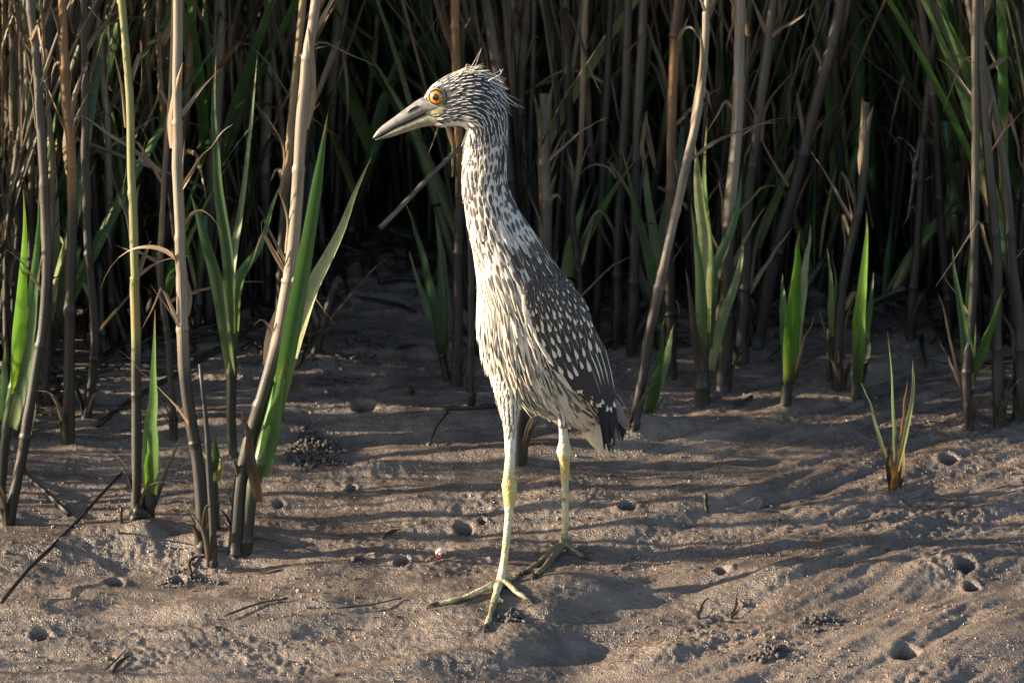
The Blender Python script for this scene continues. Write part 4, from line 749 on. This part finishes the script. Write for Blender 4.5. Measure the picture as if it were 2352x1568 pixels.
for side in (-1, 1):
    P = cat_rom([at(935, 259, YB+side*px2m(12.2)), at(948, 250, YB+side*px2m(13.6)), at(962, 243, YB+side*px2m(15.5))], 8); V, F_, uv = tube(P, np.array([.3, .8, 1.1, 1.3, 1.3, 1.1, .8, .3])*.0009, 6); mk('nostril', V-HB, F_, M['pupil'], hr, uv)
# eyes, set proud of the cheek
def dome(cu, nrm, r0, r1, h0, h1, n=10, m=28):
    A = unit(np.cross(nrm, [0, 0, 1.])); B = np.cross(A, nrm); V = []; 
    for k in range(n):
        f = k/(n-1); r = r0+(r1-r0)*f; h = h0+(h1-h0)*math.sqrt(max(0, 1-(1-f)**2)) if r1 < r0 else h0
        for t in np.linspace(0, 2*math.pi, m, endpoint=False): V.append(cu+nrm*h+(A*math.cos(t)+B*math.sin(t))*r)
    i, j = np.meshgrid(np.arange(n-1), np.arange(m), indexing='ij'); jn = (j+1) % m; return np.array(V), np.stack([i*m+j, i*m+jn, (i+1)*m+jn, (i+1)*m+j], -1).reshape(-1, 4)
for side in (-1, 1):
    ce = at(1002, 223, YB+side*px2m(27)); nrm = unit(np.array([-.22, side*1.0, .10]))
    V, F_ = dome(ce, nrm, px2m(15.5), px2m(1e-3), 0, px2m(7)); eye = mk('eye', V-HB, F_, M['iris'], hr)
    if side < 0: eye['label'] = 'round orange eye with black pupil'
    V, F_ = dome(ce, nrm, px2m(8), px2m(1e-3), px2m(6.2), px2m(7.8)); mk('pupil', V-HB, F_, M['pupil'], eye)
    t = np.linspace(0, 2*math.pi, 33); A = unit(np.cross(nrm, [0, 0, 1.])); B = np.cross(A, nrm)
    V, F_, uv = tube(ce+nrm*px2m(1)+px2m(16)*(np.cos(t)[:, None]*A+np.sin(t)[:, None]*B), px2m(2.0), 8, cap=False); mk('eye_rim', V-HB, F_, M['pupil'], eye)
    V, F_, uv = tube(ce-nrm*px2m(1)+px2m(18.2)*(np.cos(t)[:, None]*A+np.sin(t)[:, None]*B*.95), px2m(2.4), 8, cap=False); mk('eyelid', V-HB, F_, M['lid'], eye)
cr = Bag()                                            # loose pale crest plumes
for (a, b, c) in [((1072, 168), (1085, 148), (1107, 108)), ((1070, 166), (1082, 152), (1104, 112)), ((1050, 168), (1080, 158), (1112, 148)), ((1060, 166), (1090, 160), (1124, 162)), ((1075, 166), (1100, 158), (1112, 152)), ((1085, 168), (1110, 172), (1162, 180)), ((1095, 170), (1125, 176), (1160, 182)),
                  ((1110, 178), (1140, 186), (1165, 196)), ((1120, 185), (1145, 195), (1158, 206)), ((1130, 192), (1160, 222), (1190, 243)), ((1120, 180), (1140, 172), (1148, 158)), ((1135, 205), (1155, 215), (1170, 226)), ((1140, 215), (1158, 235), (1170, 256)), ((1100, 172), (1130, 182), (1150, 200)), ((1045, 170), (1058, 160), (1072, 156)), ((1090, 170), (1115, 168), (1125, 164)), ((1125, 190), (1150, 208), (1160, 222)), ((1062, 166), (1068, 158), (1080, 150))]:
    for rp in range(1 if c[1] < 115 else 3):
        jt = lambda q, sd: (q[0]+rng.normal(0, sd), q[1]+rng.normal(0, sd))
        y0 = YB+rng.normal(0, .009); P = cat_rom([at(*jt(a, 4), y0), at(*jt(b, 5), y0+rng.normal(0, .004)), at(*(jt(c, 2) if rp == 0 else (c[0]+rng.normal(4, 6), c[1]+abs(rng.normal(4, 6)))), y0+rng.normal(0, .010))], 10); V, F_, uv = tube(P, np.linspace(.00055, .00015, 10), 5); cr.add(V-HB, F_, uv)
o = cr.build('crest_plumes', [M['plume']], hr); o['kind'] = 'stuff'
